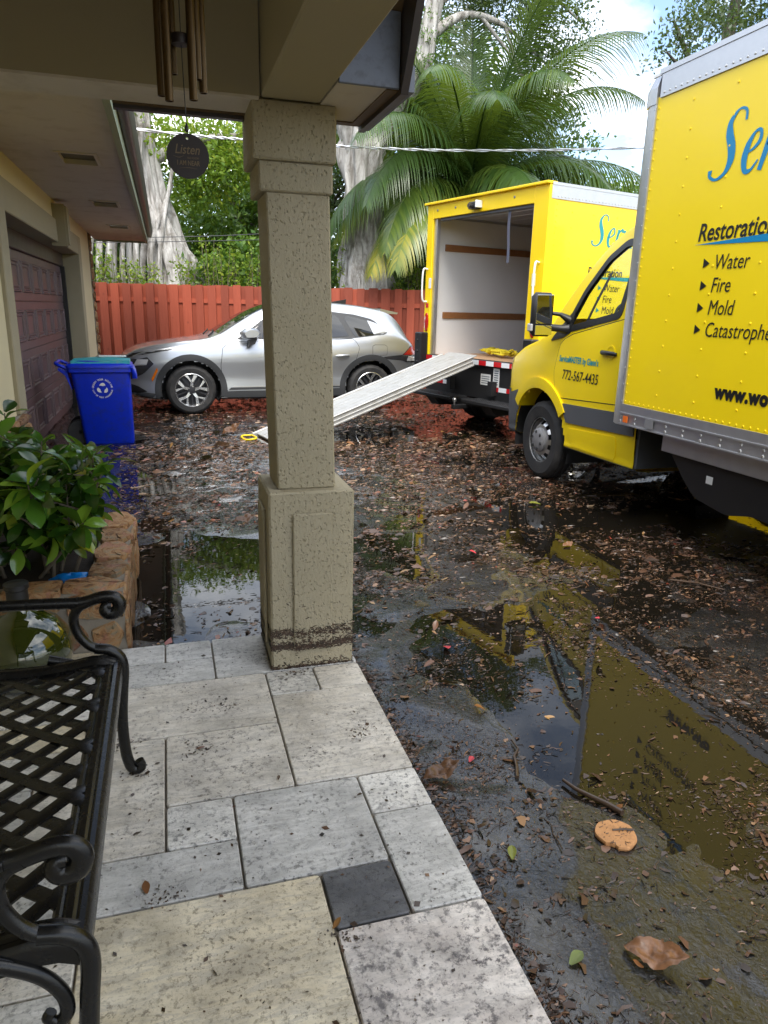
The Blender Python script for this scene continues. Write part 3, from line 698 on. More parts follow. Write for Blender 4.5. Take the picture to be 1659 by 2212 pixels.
def sinterp(tab):                                       # smoothed table
    X = np.array([a for a, b in tab], float); Yv = np.array([b for a, b in tab], float)
    xd = np.linspace(X[0], X[-1], 400); yd = np.interp(xd, X, Yv); k = np.ones(25)/25
    pad = np.concatenate([np.full(12, yd[0]), yd, np.full(12, yd[-1])]); ys_ = np.convolve(pad, k, 'valid')
    e = np.minimum(1, np.minimum(np.arange(400), 399-np.arange(400))/14.0); ys_ = ys_*e+yd*(1-e)
    return lambda x: float(np.interp(x, xd, ys_))
def text_mesh(body, size, bold=0.0, shear=0.0, sx=1.0, spacing=1.0):
    cu = bpy.data.curves.new('lettering', 'FONT'); cu.body = body; cu.size = size; cu.shear = shear; cu.offset = bold; cu.space_character = spacing; cu.resolution_u = 4
    ob = bpy.data.objects.new('lettering', cu); COL.objects.link(ob)
    me_ = bpy.data.meshes.new_from_object(ob.evaluated_get(bpy.context.evaluated_depsgraph_get()))
    bpy.data.objects.remove(ob); bpy.data.curves.remove(cu)
    V = [(v.co.x*sx, v.co.y) for v in me_.vertices]; F = [tuple(p.vertices) for p in me_.polygons]; bpy.data.meshes.remove(me_)
    return V, F
def lettering(body, size, fn, mat_, parent, label=None, **kw):
    V, F = text_mesh(body, size, **kw); mb = MB(); mb.v = [tuple(fn(a, b)) for a, b in V]; mb.f = F
    o = mb.build('lettering', mat_, parent)
    if label: o['label'] = label
    return o
def stroke(pts, widths, fn, n=10):                      # calligraphic stroke in the plane
    P = smooth_path([(p[0], p[1], 0) for p in pts], n); m_ = len(P); w_ = np.interp(np.linspace(0, 1, m_), np.linspace(0, 1, len(widths)), widths)
    L, Rr = [], []
    for i, p in enumerate(P):
        t_ = (P[min(i+1, m_-1)]-P[max(i-1, 0)]).normalized(); nn = Vector((-t_.y, t_.x, 0))*w_[i]/2
        L.append(fn((p+nn).x, (p+nn).y)); Rr.append(fn((p-nn).x, (p-nn).y))
    return MB().sheet([L, Rr])
GLYPH = {   # pen strokes of a slanted script face, unit = cap height
 'S': [([(.62, .80), (.58, .95), (.42, .99), (.28, .84), (.30, .66), (.40, .46), (.44, .26), (.36, .08), (.18, 0), (.02, .06), (.0, .16)], [.05, .05, .03, .10, .16, .17, .15, .07, .04, .06, .10])],
 'e': [([(.04, .30), (.20, .33), (.33, .44), (.31, .58), (.20, .58), (.10, .42), (.07, .22), (.13, .04), (.25, .03), (.37, .16)], [.03, .04, .07, .06, .04, .11, .13, .09, .05, .03])],
 'r': [([(.12, .58), (.08, .30), (.02, .0)], [.10, .11, .09]), ([(.08, .34), (.18, .52), (.29, .58), (.33, .50)], [.03, .05, .09, .10])],
 'v': [([(.05, .58), (.10, .28), (.13, .02)], [.10, .11, .05]), ([(.13, .02), (.26, .30), (.33, .56)], [.05, .04, .09])],
 'i': [([(.10, .58), (.07, .28), (.06, .06), (.16, .05)], [.10, .11, .08, .03]), ([(.16, .78), (.18, .72)], [.10, .10])],
 'c': [([(.32, .48), (.25, .58), (.13, .46), (.07, .24), (.13, .04), (.25, .03), (.35, .14)], [.10, .05, .10, .13, .09, .05, .03])]}
ADV = {'S': .68, 'e': .42, 'r': .36, 'v': .38, 'i': .24, 'c': .38}
def script_word(word, cap, fn, mat_, parent, label):
    x = 0; mb = MB()
    for ch in word:
        for pts, wd in GLYPH[ch]:
            q = stroke([((p[0]+p[1]*.10+x)*cap, p[1]*cap) for p in pts], [a*cap for a in wd], fn); mb.add(q.v, q.f)
        x += ADV[ch]
    return mb.build('lettering', mat_, parent, label=label)

def axle_mtx(cx, cy, cz, sg):     # lathe z axis -> outward along y*sg
    return Matrix(((1, 0, 0, cx), (0, 0, sg, cy), (0, 1, 0, cz), (0, 0, 0, 1)))
def tyre_mb(R, w, rr, mtx, n=72):
    prof = [(rr-.01, -w/2+.03), (rr+.005, -w/2+.005), (R*.86, -w/2-.004), (R-.022, -w/2+.01), (R-.004, -w/2+.03), (R, -w*.26), (R-.009, -w*.25), (R-.009, -w*.21), (R, -w*.20), (R, -.012), (R-.009, -.010), (R-.009, .010), (R, .012),
            (R, w*.20), (R-.009, w*.21), (R-.009, w*.25), (R, w*.26), (R-.004, w/2-.03), (R-.022, w/2-.01), (R*.86, w/2+.004), (R*.80, w/2+.001), (rr+.02, w/2-.001), (rr+.005, w/2-.006), (rr-.012, w/2-.03)]
    V = []; F = []; m_ = len(prof)
    for j, (r_, z) in enumerate(prof):
        for k in range(n):
            a = 2*PI*k/n; q = r_-(.008 if (j in (4, 5, 16, 17) and k % 3 == 0) else 0)
            V.append(mtx @ Vector((q*math.cos(a), q*math.sin(a), z)))
    for i in range(m_-1):
        for k in range(n): F.append((i*n+k, i*n+(k+1) % n, (i+1)*n+(k+1) % n, (i+1)*n+k))
    return MB().add(V, F)
def truck_wheel(parent, cx, cy, cz, sg, R=.375, w=.20):
    mx_ = axle_mtx(cx, cy, cz, sg); wh = tyre_mb(R, w, .215, mx_).build('wheel', M_rubber, parent, 30)
    zf = w/2-.03
    MB().lathe([(.213, zf), (.222, zf+.016), (.214, zf+.020), (.205, zf-.01), (.200, zf-.05)], 40, mx_).build('rim', M_steel, wh, 40)
    V = []; F = []; n = 40; rad_ = [(.200, -.045), (.186, -.022), (.150, .012), (.118, .018), (.10, .018)]
    for r_, z in rad_:
        for k in range(n): a = 2*PI*k/n; V.append(mx_ @ Vector((r_*math.cos(a), r_*math.sin(a), zf+z)))
    for j in range(4):
        for k in range(n):
            if j == 1 and k % 4 in (1, 2): continue
            F.append((j*n+k, j*n+(k+1) % n, (j+1)*n+(k+1) % n, (j+1)*n+k))
    MB().add(V, F).build('wheel_disc', M_steel, wh, 30)
    MB().lathe([(.20, zf-.07), (.0, zf-.07)], 24, mx_).build('brake_shadow', M_black, wh)
    hb = MB().lathe([(.118, zf+.016), (.116, zf+.040), (.095, zf+.056), (.05, zf+.062), (.0, zf+.064)], 32, mx_).build('hub_cover', M_hubg, wh, 40)
    lg = MB()
    for k in range(6):
        a = 2*PI*k/6+.3; lg.lathe([(.017, zf+.045), (.017, zf+.060), (.012, zf+.0635), (0, zf+.064)], 10, mx_ @ Matrix.Translation((.080*math.cos(a), .080*math.sin(a), 0)))
    lg.build('lug_cap', M_clad, hb, 30)
    return wh

def cab_loft():
    w_ = sinterp([(0, .60), (.04, .74), (.12, .86), (.3, .95), (.6, .985), (1.0, 1.0), (2.55, 1.0)])
    zb = sinterp([(0, .36), (.3, .34), (.7, .37), (2.55, .385)])
    zt = sinterp([(0, 1.00), (.06, 1.10), (.25, 1.21), (.55, 1.32), (.85, 1.42), (1.0, 1.54), (1.3, 1.83), (1.55, 2.05), (1.75, 2.19), (1.95, 2.28), (2.25, 2.325), (2.55, 2.33)])
    zl = sinterp([(0, .90), (.15, 1.05), (.6, 1.22), (1.0, 1.31), (1.4, 1.39), (2.1, 1.53), (2.55, 1.56)])
    wr = sinterp([(0, .52), (.1, .70), (.4, .84), (.85, .93), (1.1, .93), (1.5, .89), (2.0, .84), (2.55, .83)])
    def sec(x):
        w, b_, t_, l_, r_ = w_(x), zb(x), zt(x), zl(x), wr(x); h = l_-b_; e = max(l_+.02, t_-.10)
        return [(0, b_), (w*.6, b_), (w-.05, b_+.012), (w-.012, b_+.10), (w, b_+.34*h), (w+.008, b_+.70*h), (w-.006, l_), ((w-.006+r_)/2+.022*(e-l_), (l_+e)/2), (r_, e), (r_-.05, t_-.040), (r_-.17, t_-.010), (0, t_+.01)]
    xs_ = np.concatenate([np.linspace(0, .3, 14)[:-1], np.linspace(.3, 2.52, 90)])
    return Loft(xs_, sec, 7)
CABL = cab_loft()

def box_truck(name, label, loc, rz, ztop, text_side, s_off, bul_off, door_text):
    T = thing(name, label, 'truck', loc, rz, 'yellow box trucks')
    Lb, W = 3.7, 1.18; zb, zr = .78, .93; XF = Lb+2.57; mapx = lambda x: XF-x
    # ---------------- box
    for sg in (1, -1):
        a, b_ = sorted((sg*(W-.035), sg*W))
        side = MB().box(.06, Lb-.005, a, b_, zr-.02, ztop-.16).build('side_panel', M_yellow, T)
        rl = MB(); o2 = sg*(W+.012); a, b_ = sorted((sg*(W-.05), o2)); rl.box(.0, Lb+.0, a, b_, zb, zr)
        a, b_ = sorted((sg*(W+.0125), sg*(W+.020))); rl.box(0, Lb, a, b_, zb+.078, zb+.090); rl.box(0, Lb, a, b_, zb, zb+.010)
        rl.build('bottom_rail', M_alu, T)
        a, b_ = sorted((sg*(W-.06), sg*(W+.010)))
        tr_ = MB().box(.0, Lb-.04, a, b_, ztop-.17, ztop-.03); a, b_ = sorted((sg*(W-.10), sg*(W+.016))); tr_.box(0, Lb-.02, a, b_, ztop-.03, ztop)
        tr_.build('top_rail', M_alu, T)
        # corner post with rounded outer profile
        P = [(Lb-.012, sg*(W+.010)), (Lb+.05, sg*(W+.010)), (Lb+.12, sg*(W-.02)), (Lb+.15, sg*(W-.09)), (Lb+.15, sg*(W-.14)), (Lb-.012, sg*(W-.14))]
        MB().prism(P, zb-.005, ztop-.20, 'z').build('corner_post', M_alu, T, 25)
        P2 = [(p[0]+.012*(p[0] > Lb), p[1]*(1.004)) for p in P]; cap_ = MB().prism(P2, ztop-.20, ztop-.10, 'z')
        n = len(P2); top = [(Lb-.05+(p[0]-Lb+.05)*.35, p[1]*.93) for p in P2]
        cap_.add([(*p, ztop-.10) for p in P2]+[(Lb-.05+(p[0]-Lb+.05)*.85, p[1]*.985, ztop-.035) for p in P2]+[(*p, ztop+.004) for p in top], [(q*n+k, q*n+(k+1) % n, (q+1)*n+(k+1) % n, (q+1)*n+k) for q in (0, 1) for k in range(n)]+[tuple(range(2*n, 3*n))])
        cap_.build('corner_cap', M_alu, T, 40)
        rv = MB(); rs = MB()
        def rivet(mb, x, z, r_, y0=W):
            mb.lathe([(r_, 0), (r_*.8, r_*.45), (.0005, r_*.6)], 7, Matrix(((1, 0, 0, x), (0, 0, sg, sg*y0), (0, 1, 0, z), (0, 0, 0, 1))))
        z = zr+.02
        while z < ztop-.2: rivet(rv, Lb-.03, z, .008); rivet(rv, .10, z, .008); z += .062
        x = .1
        while x < Lb-.03: rivet(rv, x, zr+.016, .008); rivet(rs, x, ztop-.145, .009, W+.010); x += .055 if sg == text_side else .11
        for xx in (Lb-.37, Lb-.74, Lb-1.11, Lb-1.48, Lb-1.85, Lb-2.22, Lb-2.6, Lb-3.0, Lb-3.35):
            z = zr+.1
            while z < ztop-.25: rivet(rv, xx, z, .0085); z += .165
        x = .12
        while x < Lb: rivet(rs, x, zb+.060, .012, W+.012); rivet(rs, x, zb+.024, .012, W+.012); x += .17
        z = zb+.05
        while z < ztop-.2: rivet(rs, Lb+.002, z, .006, W+.010); z += .12
        rv.build('panel_rivets', M_yplain, side, 40, kind='stuff'); rs.build('rail_rivets', M_steel, T, 40, kind='stuff')
        MB().box(Lb-.11, Lb-.06, *sorted((sg*(W+.0205), sg*(W+.026))), zb+.022, zb+.068).build('side_marker', M_orange, T)
        MB().box(Lb-.40, Lb-.31, *sorted((sg*(W+.0205), sg*(W+.0225))), zb+.018, zb+.082).build('maker_plate', M_hubg, T)
        # lettering on both sides
        yy = sg*(W+.0035)
        if sg == text_side:
            if sg == 1: fn = lambda s0, z0: (lambda a, b_: (Lb-s0-a, yy, z0+b_))
            else: fn = lambda s0, z0: (lambda a, b_: (s0+a, yy, z0+b_))
            script_word('Service', .355, fn(s_off, 2.345), M_tealB if sg == 1 else M_teal, side, 'large blue-green script wordmark')
            lettering('Restoration', .145, fn(s_off-.025, 2.005), M_letter, side, 'black italic word Restoration', shear=.16, bold=.0022, sx=.88)
            wy = fn(s_off-.045, 1.985); MB().add([wy(0, 0), wy(.62, -.022), wy(1.25, -.02), wy(1.25, .03), wy(.62, .022)], [(0, 1, 2, 3, 4)]).build('wedge_stripe', M_tealB if sg == 1 else M_teal, side)
            for k, wd in enumerate(('Water', 'Fire', 'Mold', 'Catastrophe')):
                z0 = 1.832-.131*k; lettering(wd, .125, fn(s_off+bul_off, z0), M_letter, side, 'black italic word '+wd, shear=.16, sx=.84)
                q = fn(s_off+bul_off-.092, z0); MB().add([q(0, .012), q(.055, .038), q(0, .070)], [(0, 1, 2)]).build('bullet', M_letter if sg == 1 else M_teal, side)
            lettering('www.wo', .115, fn(s_off+bul_off+.17, 1.083), M_letter, side, 'bold black web address lettering', bold=.007, sx=.92, spacing=1.1)
    MB().box(.02, Lb+.10, -W+.02, W-.02, ztop-.02, ztop-.005).build('roof', M_white, T)
    MB().box(Lb+.08, Lb+.12, -W+.13, W-.13, zb, ztop-.05).build('front_wall', M_yellow, T)
    MB().box(.05, Lb+.08, -W+.035, W-.035, .86, .95).build('cargo_floor', M_ply, T)
    for sg in (1, -1):
        li = MB().box(.1, Lb+.06, *sorted((sg*(W-.05), sg*(W-.037))), .95, ztop-.06).build('wall_liner', M_liner, T)
        for z in (1.50, 2.42): MB().bbox(.25, Lb, *sorted((sg*(W-.072), sg*(W-.0505))), z-.045, z+.045, .004).build('tie_slat', M_wood, li)
    MB().box(Lb+.03, Lb+.06, -W+.05, W-.05, .95, ztop-.06).build('bulkhead_liner', M_liner, T)
    MB().box(.1, Lb+.06, -W+.04, W-.04, ztop-.065, ztop-.05).build('ceiling_liner', M_liner, T)
    rd = MB()
    for k in range(7): rd.bbox(.25+k*.30, .535+k*.30, -W+.16, W-.16, ztop-.155, ztop-.13, .006)
    for sg in (1, -1): rd.box(.16, 2.6, *sorted((sg*(W-.16), sg*(W-.12))), ztop-.165, ztop-.115)
    rd.build('roll_door', M_alu, T)
    # ---------------- rear frame
    fr_ = MB(); fr_.bbox(-.03, .07, W-.13, W+.004, .95, ztop-.02, .006); fr_.bbox(-.03, .07, -W-.004, -W+.24, .95, ztop-.02, .006)
    fr_.bbox(-.029, .071, -W+.24, W-.13, ztop-.20, ztop-.02, .004); fr_.bbox(-.075, .075, -W-.01, W+.03, ztop-.02, ztop+.008, .004)
    fr_ = fr_.build('rear_frame', M_yplain, T)
    bo = MB()
    for y in (.95, .55, .25, -.6): bo.lathe([(.016, 0), (.012, .006), (0, .007)], 10, Matrix(((0, 0, -1, -.031), (1, 0, 0, y), (0, 1, 0, ztop-.10), (0, 0, 0, 1))))
    bo.build('frame_bolt', M_hubg, fr_, 40)
    MB().box(.0, .05, W-.20, W-.13, .955, ztop-.20).build('door_track', M_alu, T); MB().box(0, .05, -W+.24, -W+.27, .955, ztop-.20).build('door_track', M_alu, T)
    MB().bbox(.0, .05, -W+.26, W-.26, ztop-.235, ztop-.20, .004).build('roll_door_edge', M_gplastic, T)
    st_ = MB().sheet([[(.02, -.48+.012*math.sin(z_*9)+dy_, ztop-.21-z_) for dy_ in (-.024, .024)] for z_ in np.linspace(0, .62, 12)]); st_.build('pull_strap', M_strapG, T)
    cm = MB().bbox(-.12, -.032, .02, .18, ztop-.17, ztop-.085, .012).build('rear_camera', M_black, T, 40)
    MB().lathe([(.026, 0), (.026, .05), (.0, .05)], 14, Matrix(((0, 0, -1, -.12), (1, 0, 0, .10), (0, 1, 0, ztop-.135), (0, 0, 0, 1)))).build('lens', M_lamp, cm, 40)
    MB().bbox(-.13, -.031, -.005, .02, ztop-.16, ztop-.075, .004).build('camera_hood', M_white, cm)
    for sg, yo in ((1, W-.065), (-1, -W+.10)):
        lt = MB(); mt = Matrix(((0, 0, -1, -.031), (.045, 0, 0, yo), (0, .13, 0, 1.40), (0, 0, 0, 1)))
        lt.lathe([(1, 0), (.96, .012), (.7, .018), (0, .019)], 24, mt); lt.build('tail_light', M_lampr, T, 40)
        MB().box(-.034, -.0305, yo-.03, yo+.03, 1.60, 1.66).build('reflector', M_red, T)
        MB().box(-.0335, -.0305, yo-.05*sg-.03, yo-.05*sg+.03, 1.86, 2.0).build('warning_label', M_sticker, T)
        hd = smooth_path([(-.03, yo+.02*sg, 2.12), (-.10, yo+.03*sg, 2.09), (-.10, yo+.03*sg, 1.72), (-.03, yo+.02*sg, 1.68)], 5)
        MB().tube(hd, .013, 8).build('grab_handle', M_white, T, 60)
        bp = MB().bbox(-.16, -.03, *sorted((sg*(W-.12), sg*(W+.04))), .72, 1.26, .014).build('corner_bumper', M_black, T)
        bb = MB()
        for z in (.85, 1.0, 1.15): bb.lathe([(.018, 0), (.014, .01), (0, .011)], 10, Matrix(((0, 0, -1, -.16), (1, 0, 0, sg*(W-.04)), (0, 1, 0, z), (0, 0, 0, 1))))
        bb.build('bumper_bolt', M_chassis, bp)
    MB().bbox(-.05, .09, -W+.05, W-.05, .885, .954, .004).build('rear_sill', M_chassis, T)
    tp = [MB(), MB()]; y = W-.12; k = 0
    while y > -W+.12: tp[k % 2].box(-.0535, -.0505, y-.15, y, .89, .95); y -= .15; k += 1
    y = W-.2
    while y > -W+.2:
        if not -.28 < y < .55: tp[k % 2].box(-.0135, -.0105, y-.15, y, .575, .632)
        y -= .15; k += 1
    tp[0].build('red_tape', M_red, T); tp[1].build('white_tape', M_wtape, T)
    MB().box(-.01, .12, -W+.08, W-.08, .46, .885).build('underride_panel', M_chassis, T)
    lb = MB().box(-.0135, -.0105, -.35, -.15, .64, .78).box(-.0135, -.0105, -.52, -.40, .63, .87).build('instruction_labels', M_sticker, T)
    pr = MB()
    for k in range(7): pr.box(-.0155, -.014, -.50, -.42, .66+k*.028, .674+k*.028)
    for k in range(4): pr.box(-.0155, -.014, -.33, -.17, .66+k*.028, .671+k*.028)
    pr.build('label_print', M_print, lb, kind='stuff')
    sp = MB(); sp.bbox(-.30, .02, -W+.12, -.12, .41, .46, .01); sp.bbox(-.30, .02, .12, W-.12, .41, .46, .01); sp.bbox(-.14, .1, -.6, .6, .36, .44, .008)
    sp.prism([(-.28, .41), (0, .41), (.05, .30), (-.18, .30)], .5, .7, 'y'); sp.prism([(-.28, .41), (0, .41), (.05, .30), (-.18, .30)], -.7, -.5, 'y')
    sp.build('bumper_step', M_chassis, T)
    tr2 = MB()
    for k in range(9):
        for j in range(22):
            yq = -W+.14+j*.102
            if abs(yq) > .14: tr2.box(-.29+k*.034, -.272+k*.034, yq, yq+.03, .4605, .464)
    tr2.build('step_tread', M_clad, T, kind='stuff')
    ht = MB().bbox(-.34, -.1, -.035, .035, .31, .37, .006).build('hitch', M_chassis, T)
    MB().lathe([(.012, .0), (.012, .03), (.025, .045), (.029, .065), (.02, .088), (0, .095)], 16, Matrix.Translation((-.31, 0, .37))).build('hitch_ball', M_steel, ht, 50)
    # ---------------- chassis
    ch = MB()
    for sg in (1, -1): ch.box(-.1, XF-.6, *sorted((sg*.40, sg*.48)), .52, .70)
    for k in range(8): ch.box(.25+k*.45, .33+k*.45, -W+.22, W-.22, .70, .785)
    ch.box(.85, 1.05, -.75, .75, .30, .46); ch.box(XF-1.1, XF-.9, -.75, .75, .27, .42)
    ch.build('chassis_frame', M_chassis, T)
    for sg in (1, -1):
        MB().prism(round_poly([(Lb-2.3, .66), (Lb-.46, .66), (Lb-.62, .50), (Lb-.75, .40), (Lb-1.05, .36), (Lb-1.25, .41), (Lb-1.5, .40), (Lb-1.62, .45), (Lb-2.3, .44)], .05, 4), *sorted((sg*.62, sg*(W-.10))), 'y').build('side_tank', M_black, T, 40)
        MB().bbox(Lb-2.2, Lb-.42, *sorted((sg*(W-.075), sg*(W-.055))), .655, .785, .004).build('step_plate', M_alu, T)
        MB().bbox(Lb-.9, Lb-.84, *sorted((sg*(W-.0995), sg*(W-.097))), .52, .57, .001).build('tank_label', M_sticker, T)
        for dy in (0, .24): truck_wheel(T, .95, sg*(W-.16-dy), .36, sg, .36, .20)
        truck_wheel(T, XF-1.0, sg*.865, .375, sg, .375, .20)
        MB().box(.35, .38, *sorted((sg*(W-.52), sg*(W-.06))), .22, .72).build('mud_flap', M_rubber, T)
    # ---------------- cab
    cab = CABL; ARC = (1.0, .375)
    win = [(1.36, 1.425), (2.14, 1.56), (2.16, 2.085), (1.98, 2.10), (1.78, 1.985), (1.55, 1.74)]
    def keep(x, y, z):
        ay = abs(y)
        if ay > .6 and (x-ARC[0])**2+(z-ARC[1])**2 < .50**2 and z < ARC[1]+.6: return False
        if ay > .72 and inside(win, x, z): return False
        if .98 < x < 1.66 and ay < cab.Y(x, z)*1.0+9 and z > 1.46 and ay < .80-.02*(x-1) and z > cab.Z(x, min(ay, .9))-.06: return False
        return True
    body = link('cab_body', cab.mesh('cab_body', keep, 0, mapx), M_yellow, T, 40)
    MB().box(mapx(2.55), mapx(2.515), -.98, .98, .42, 2.24).build('cab_rear_wall', M_gplastic, T)
    ins = MB(); ins.bbox(mapx(2.45), mapx(2.22), -.85, .85, 1.0, 1.30, .03); ins.bbox(mapx(1.18), mapx(.95), -.9, .9, 1.15, 1.40, .05); ins.box(mapx(2.5), mapx(.9), -.9, .9, .95, 1.0)
    ins.build('cab_interior', M_black, T)
    for sg in (1, -1):
        MB().bbox(mapx(2.46), mapx(2.30), *sorted((sg*.25, sg*.75)), 1.2, 1.62, .05).build('seat_back', M_black, T, 50)
    MB().lathe([(.185, -.012), (.20, 0), (.185, .012), (.172, 0), (.185, -.012)], 28, Matrix.Translation((mapx(1.52), .42, 1.50)) @ Euler((0, rad(-62), 0)).to_matrix().to_4x4()).build('steering_wheel', M_black, T, 60)
    # glazing
    wr_ = [[(mapx(x), y, cab.Z(x, y)+.004) for y in np.linspace(-.83+.03*(x-1), .83-.03*(x-1), 16)] for x in np.linspace(.95, 1.70, 12)]
    MB().sheet(wr_).build('windscreen', M_cglass, T, 180)
    for sg in (1, -1):
        rw = round_poly(win, .04, 3)
        MB().sheet([[(mapx(x), sg*(cab.Y(x, z)-.006), z) for x, z in r_] for r_ in rows_in(off_poly(rw, .01), 12, 10)]).build('side_window', M_cglass, T, 180)
        cab.band(off_poly(rw, .034), off_poly(rw, -.022), sg, .006, .03, mapx).build('window_frame', M_black, T, 40)
        MB().sheet([[(mapx(x+dx_), sg*(cab.Y(x+dx_, z)+.004), z) for dx_ in (-.02, .02)] for x, z in [(1.66+.22*q, 1.44+.44*q) for q in np.linspace(0, 1, 8)]]).build('window_divider', M_black, T)
        cab.patch(round_poly([(1.12, 1.315), (1.44, 1.375), (1.47, 1.60), (1.40, 1.56)], .02, 2), sg, .009, 8, 8, mapx).build('sail_panel', M_black, T, 60)
        # door with shut line
        dr = round_poly([(1.30, .83), (2.26, .84), (2.26, 1.53), (1.42, 1.37), (1.31, 1.30), (1.25, 1.05)], .03, 3)
        cab.patch(off_poly(dr, .008), sg, .0015, 16, 16, mapx, 0).build('door_gap', M_letter, T, 60)
        door = cab.patch(dr, sg, .004, 16, 16, mapx).build('door', M_yellow, T, 60)
        bz = cab.band(arc(2.10, 1.265, .062, 0, 360, 24)[:-1], arc(2.10, 1.265, .045, 0, 360, 24)[:-1], sg, .008, -.003, mapx); bz.build('handle_recess', M_yellow, door, 60)
        yh = sg*(cab.Y(2.05, 1.265)+.03); MB().tube([(mapx(1.99), yh-sg*.018, 1.262), (mapx(2.02), yh, 1.265), (mapx(2.16), yh, 1.262), (mapx(2.19), yh-sg*.018, 1.258)], [.013, .019, .018, .013], 10).build('handle', M_black, door, 60)
        # fender flare, cladding, skirt, bumper
        cab.band(arc(*ARC, .60, 34, 146, 30), arc(*ARC, .50, 34, 146, 30), sg, .022, .16, mapx, False).build('fender_flare', M_yellow, T, 40)
        MB().sheet([[(mapx(p[0]), sg*y_, p[1]) for y_ in (.96, .55)] for p in arc(*ARC, .515, -15, 195, 30)]).add([(mapx(p[0]), sg*.55, p[1]) for p in arc(*ARC, .515, -15, 195, 30)], [tuple(range(31))]).build('wheel_arch_liner', M_chassis, T, 60)
        cab.patch([(1.52, .625), (2.50, .64), (2.50, .825), (1.44, .805), (1.47, .70)], sg, .012, 6, 14, mapx).build('side_cladding', M_gplastic, T, 40)
        cab.patch(round_poly([(1.62, .43), (2.28, .43), (2.28, .62), (1.55, .61)], .02, 2), sg, .006, 6, 14, mapx).build('skirt_panel', M_yellow, T, 40)
        cab.patch([(1.53, .385), (2.52, .39), (2.52, .415), (1.55, .41)], sg, .008, 3, 14, mapx).build('sill_scuff', M_gplastic, T, 40)
        cab.patch(round_poly([(.02, .92), (.20, .90), (.34, 1.14), (.10, 1.10)], .03, 2), sg, .006, 8, 8, mapx).build('headlight', M_lampw, T, 60)
        # mirror
        mr = MB().bbox(mapx(1.34)-.045, mapx(1.34)+.055, *sorted((sg*1.13, sg*1.33)), 1.36, 1.73, .035).build('mirror', M_black, T, 60)
        MB().bbox(mapx(1.34)-.049, mapx(1.34)-.044, *sorted((sg*1.15, sg*1.31)), 1.47, 1.71, .002).build('mirror_glass', M_mirrorg, mr)
        MB().bbox(mapx(1.34)-.049, mapx(1.34)-.044, *sorted((sg*1.15, sg*1.31)), 1.375, 1.455, .002).build('mirror_glass', M_mirrorg, mr)
        MB().bbox(mapx(1.34)-.02, mapx(1.34)+.062, *sorted((sg*1.29, sg*1.335)), 1.40, 1.47, .01).build('turn_signal', M_lampw, mr)
        MB().tube([(mapx(1.34), sg*1.15, 1.44), (mapx(1.36), sg*1.05, 1.43), (mapx(1.38), sg*.97, 1.43)], [.03, .032, .055], 8).tube([(mapx(1.33), sg*1.15, 1.56), (mapx(1.36), sg*1.06, 1.55), (mapx(1.39), sg*.97, 1.50)], [.016, .018, .04], 8).build('mirror_arm', M_black, mr, 60)
        if door_text and sg == text_side:
            fd = lambda s0, z0, q=1: (lambda a, b_: (mapx(s0+a), sg*(cab.Y(s0+a, z0+b_)+.0075), z0+b_))
            lettering('ServiceMASTER by Glenn\u2019s', .072, fd(1.33, 1.15), M_teal, door, 'teal lettering on the door', bold=.0022, sx=.78)
            lettering('772-567-4435', .12, fd(1.40, 1.00), M_letter, door, 'black telephone number on the door', shear=.12, bold=.001, sx=.84)
    bmp = link('front_bumper', cab.mesh('front_bumper', lambda x, y, z: x < .66 and z < .79 and ((x-ARC[0])**2+(z-ARC[1])**2 > .505**2), .010, mapx), M_gplastic, T, 40)
    gr = MB()
    for k in range(4): gr.bbox(mapx(.03), mapx(-.02), -.45, .45, .86+k*.055, .89+k*.055, .006)
    gr.build('grille_bar', M_black, T)
    MB().box(mapx(.03), mapx(-.012), -.48, .48, .84, 1.06).build('grille_back', M_chassis, T)
    return T

A_LOC = (4.38, .83, 0)
truckA = box_truck('box_truck', 'large yellow box truck at right with driver cab and aluminium rails, nearest the porch', A_LOC, PI/2, 3.10, 1, .60, .15, True)
truckB = box_truck('box_truck', 'yellow box truck with its rear door rolled open and ramp out', (3.91, 8.85, 0), rad(15), 2.97, -1, .70, .28, False)

truckC = copy_tree(truckA); truckC.location = (7.9, 1.3, 0); truckC['label'] = 'third yellow truck, only glimpsed low beneath the near truck'
# ---- loading ramp
RA, RB = Vector((1.02, 8.38, .035)), Vector((3.70, 8.90, .985)); rv_ = RB-RA; rl_ = rv_.length
ramp_t = thing('loading_ramp', 'long aluminium loading ramp leading from open truck down to the driveway', 'ramp', RA)
ex = rv_.normalized(); ey = Vector((0, 0, 1)).cross(ex).normalized(); ez = ex.cross(ey)
RM = Matrix(((ex.x, ey.x, ez.x, 0), (ex.y, ey.y, ez.y, 0), (ex.z, ey.z, ez.z, 0), (0, 0, 0, 1)))
MB().bbox(.05, rl_-.05, -.33, .33, -.012, .012, .003, RM).build('deck', M_aluw, ramp_t)
for sg in (1, -1):
    sr_ = MB(); yq = sg*.345
    sr_.bbox(0, rl_-.04, *sorted((yq-sg*.02, yq+sg*.012)), -.085, .03, .005, RM); sr_.bbox(0, rl_-.04, *sorted((yq+sg*.0125, yq+sg*.028)), -.085, -.065, .003, RM)
    sr_.bbox(0, rl_-.04, *sorted((yq+sg*.0125, yq+sg*.022)), -.035, -.02, .003, RM); sr_.bbox(0, rl_-.04, *sorted((yq+sg*.0125, yq+sg*.025)), .018, .03, .003, RM)
    sr_.build('side_rail', M_aluw, ramp_t)
rb_ = MB()
for k in range(5): rb_.box(.06, rl_-.06, -.26+k*.13-.003, -.26+k*.13+.003, .0122, .0138, RM)
rb_.build('deck_seam', M_aluw, ramp_t, kind='stuff')
MB().prism([(0, 0), (-.14, -.05), (-.13, -.055), (0, -.02)], -.32, .32, 'y', RM).build('foot_plate', M_aluw, ramp_t)
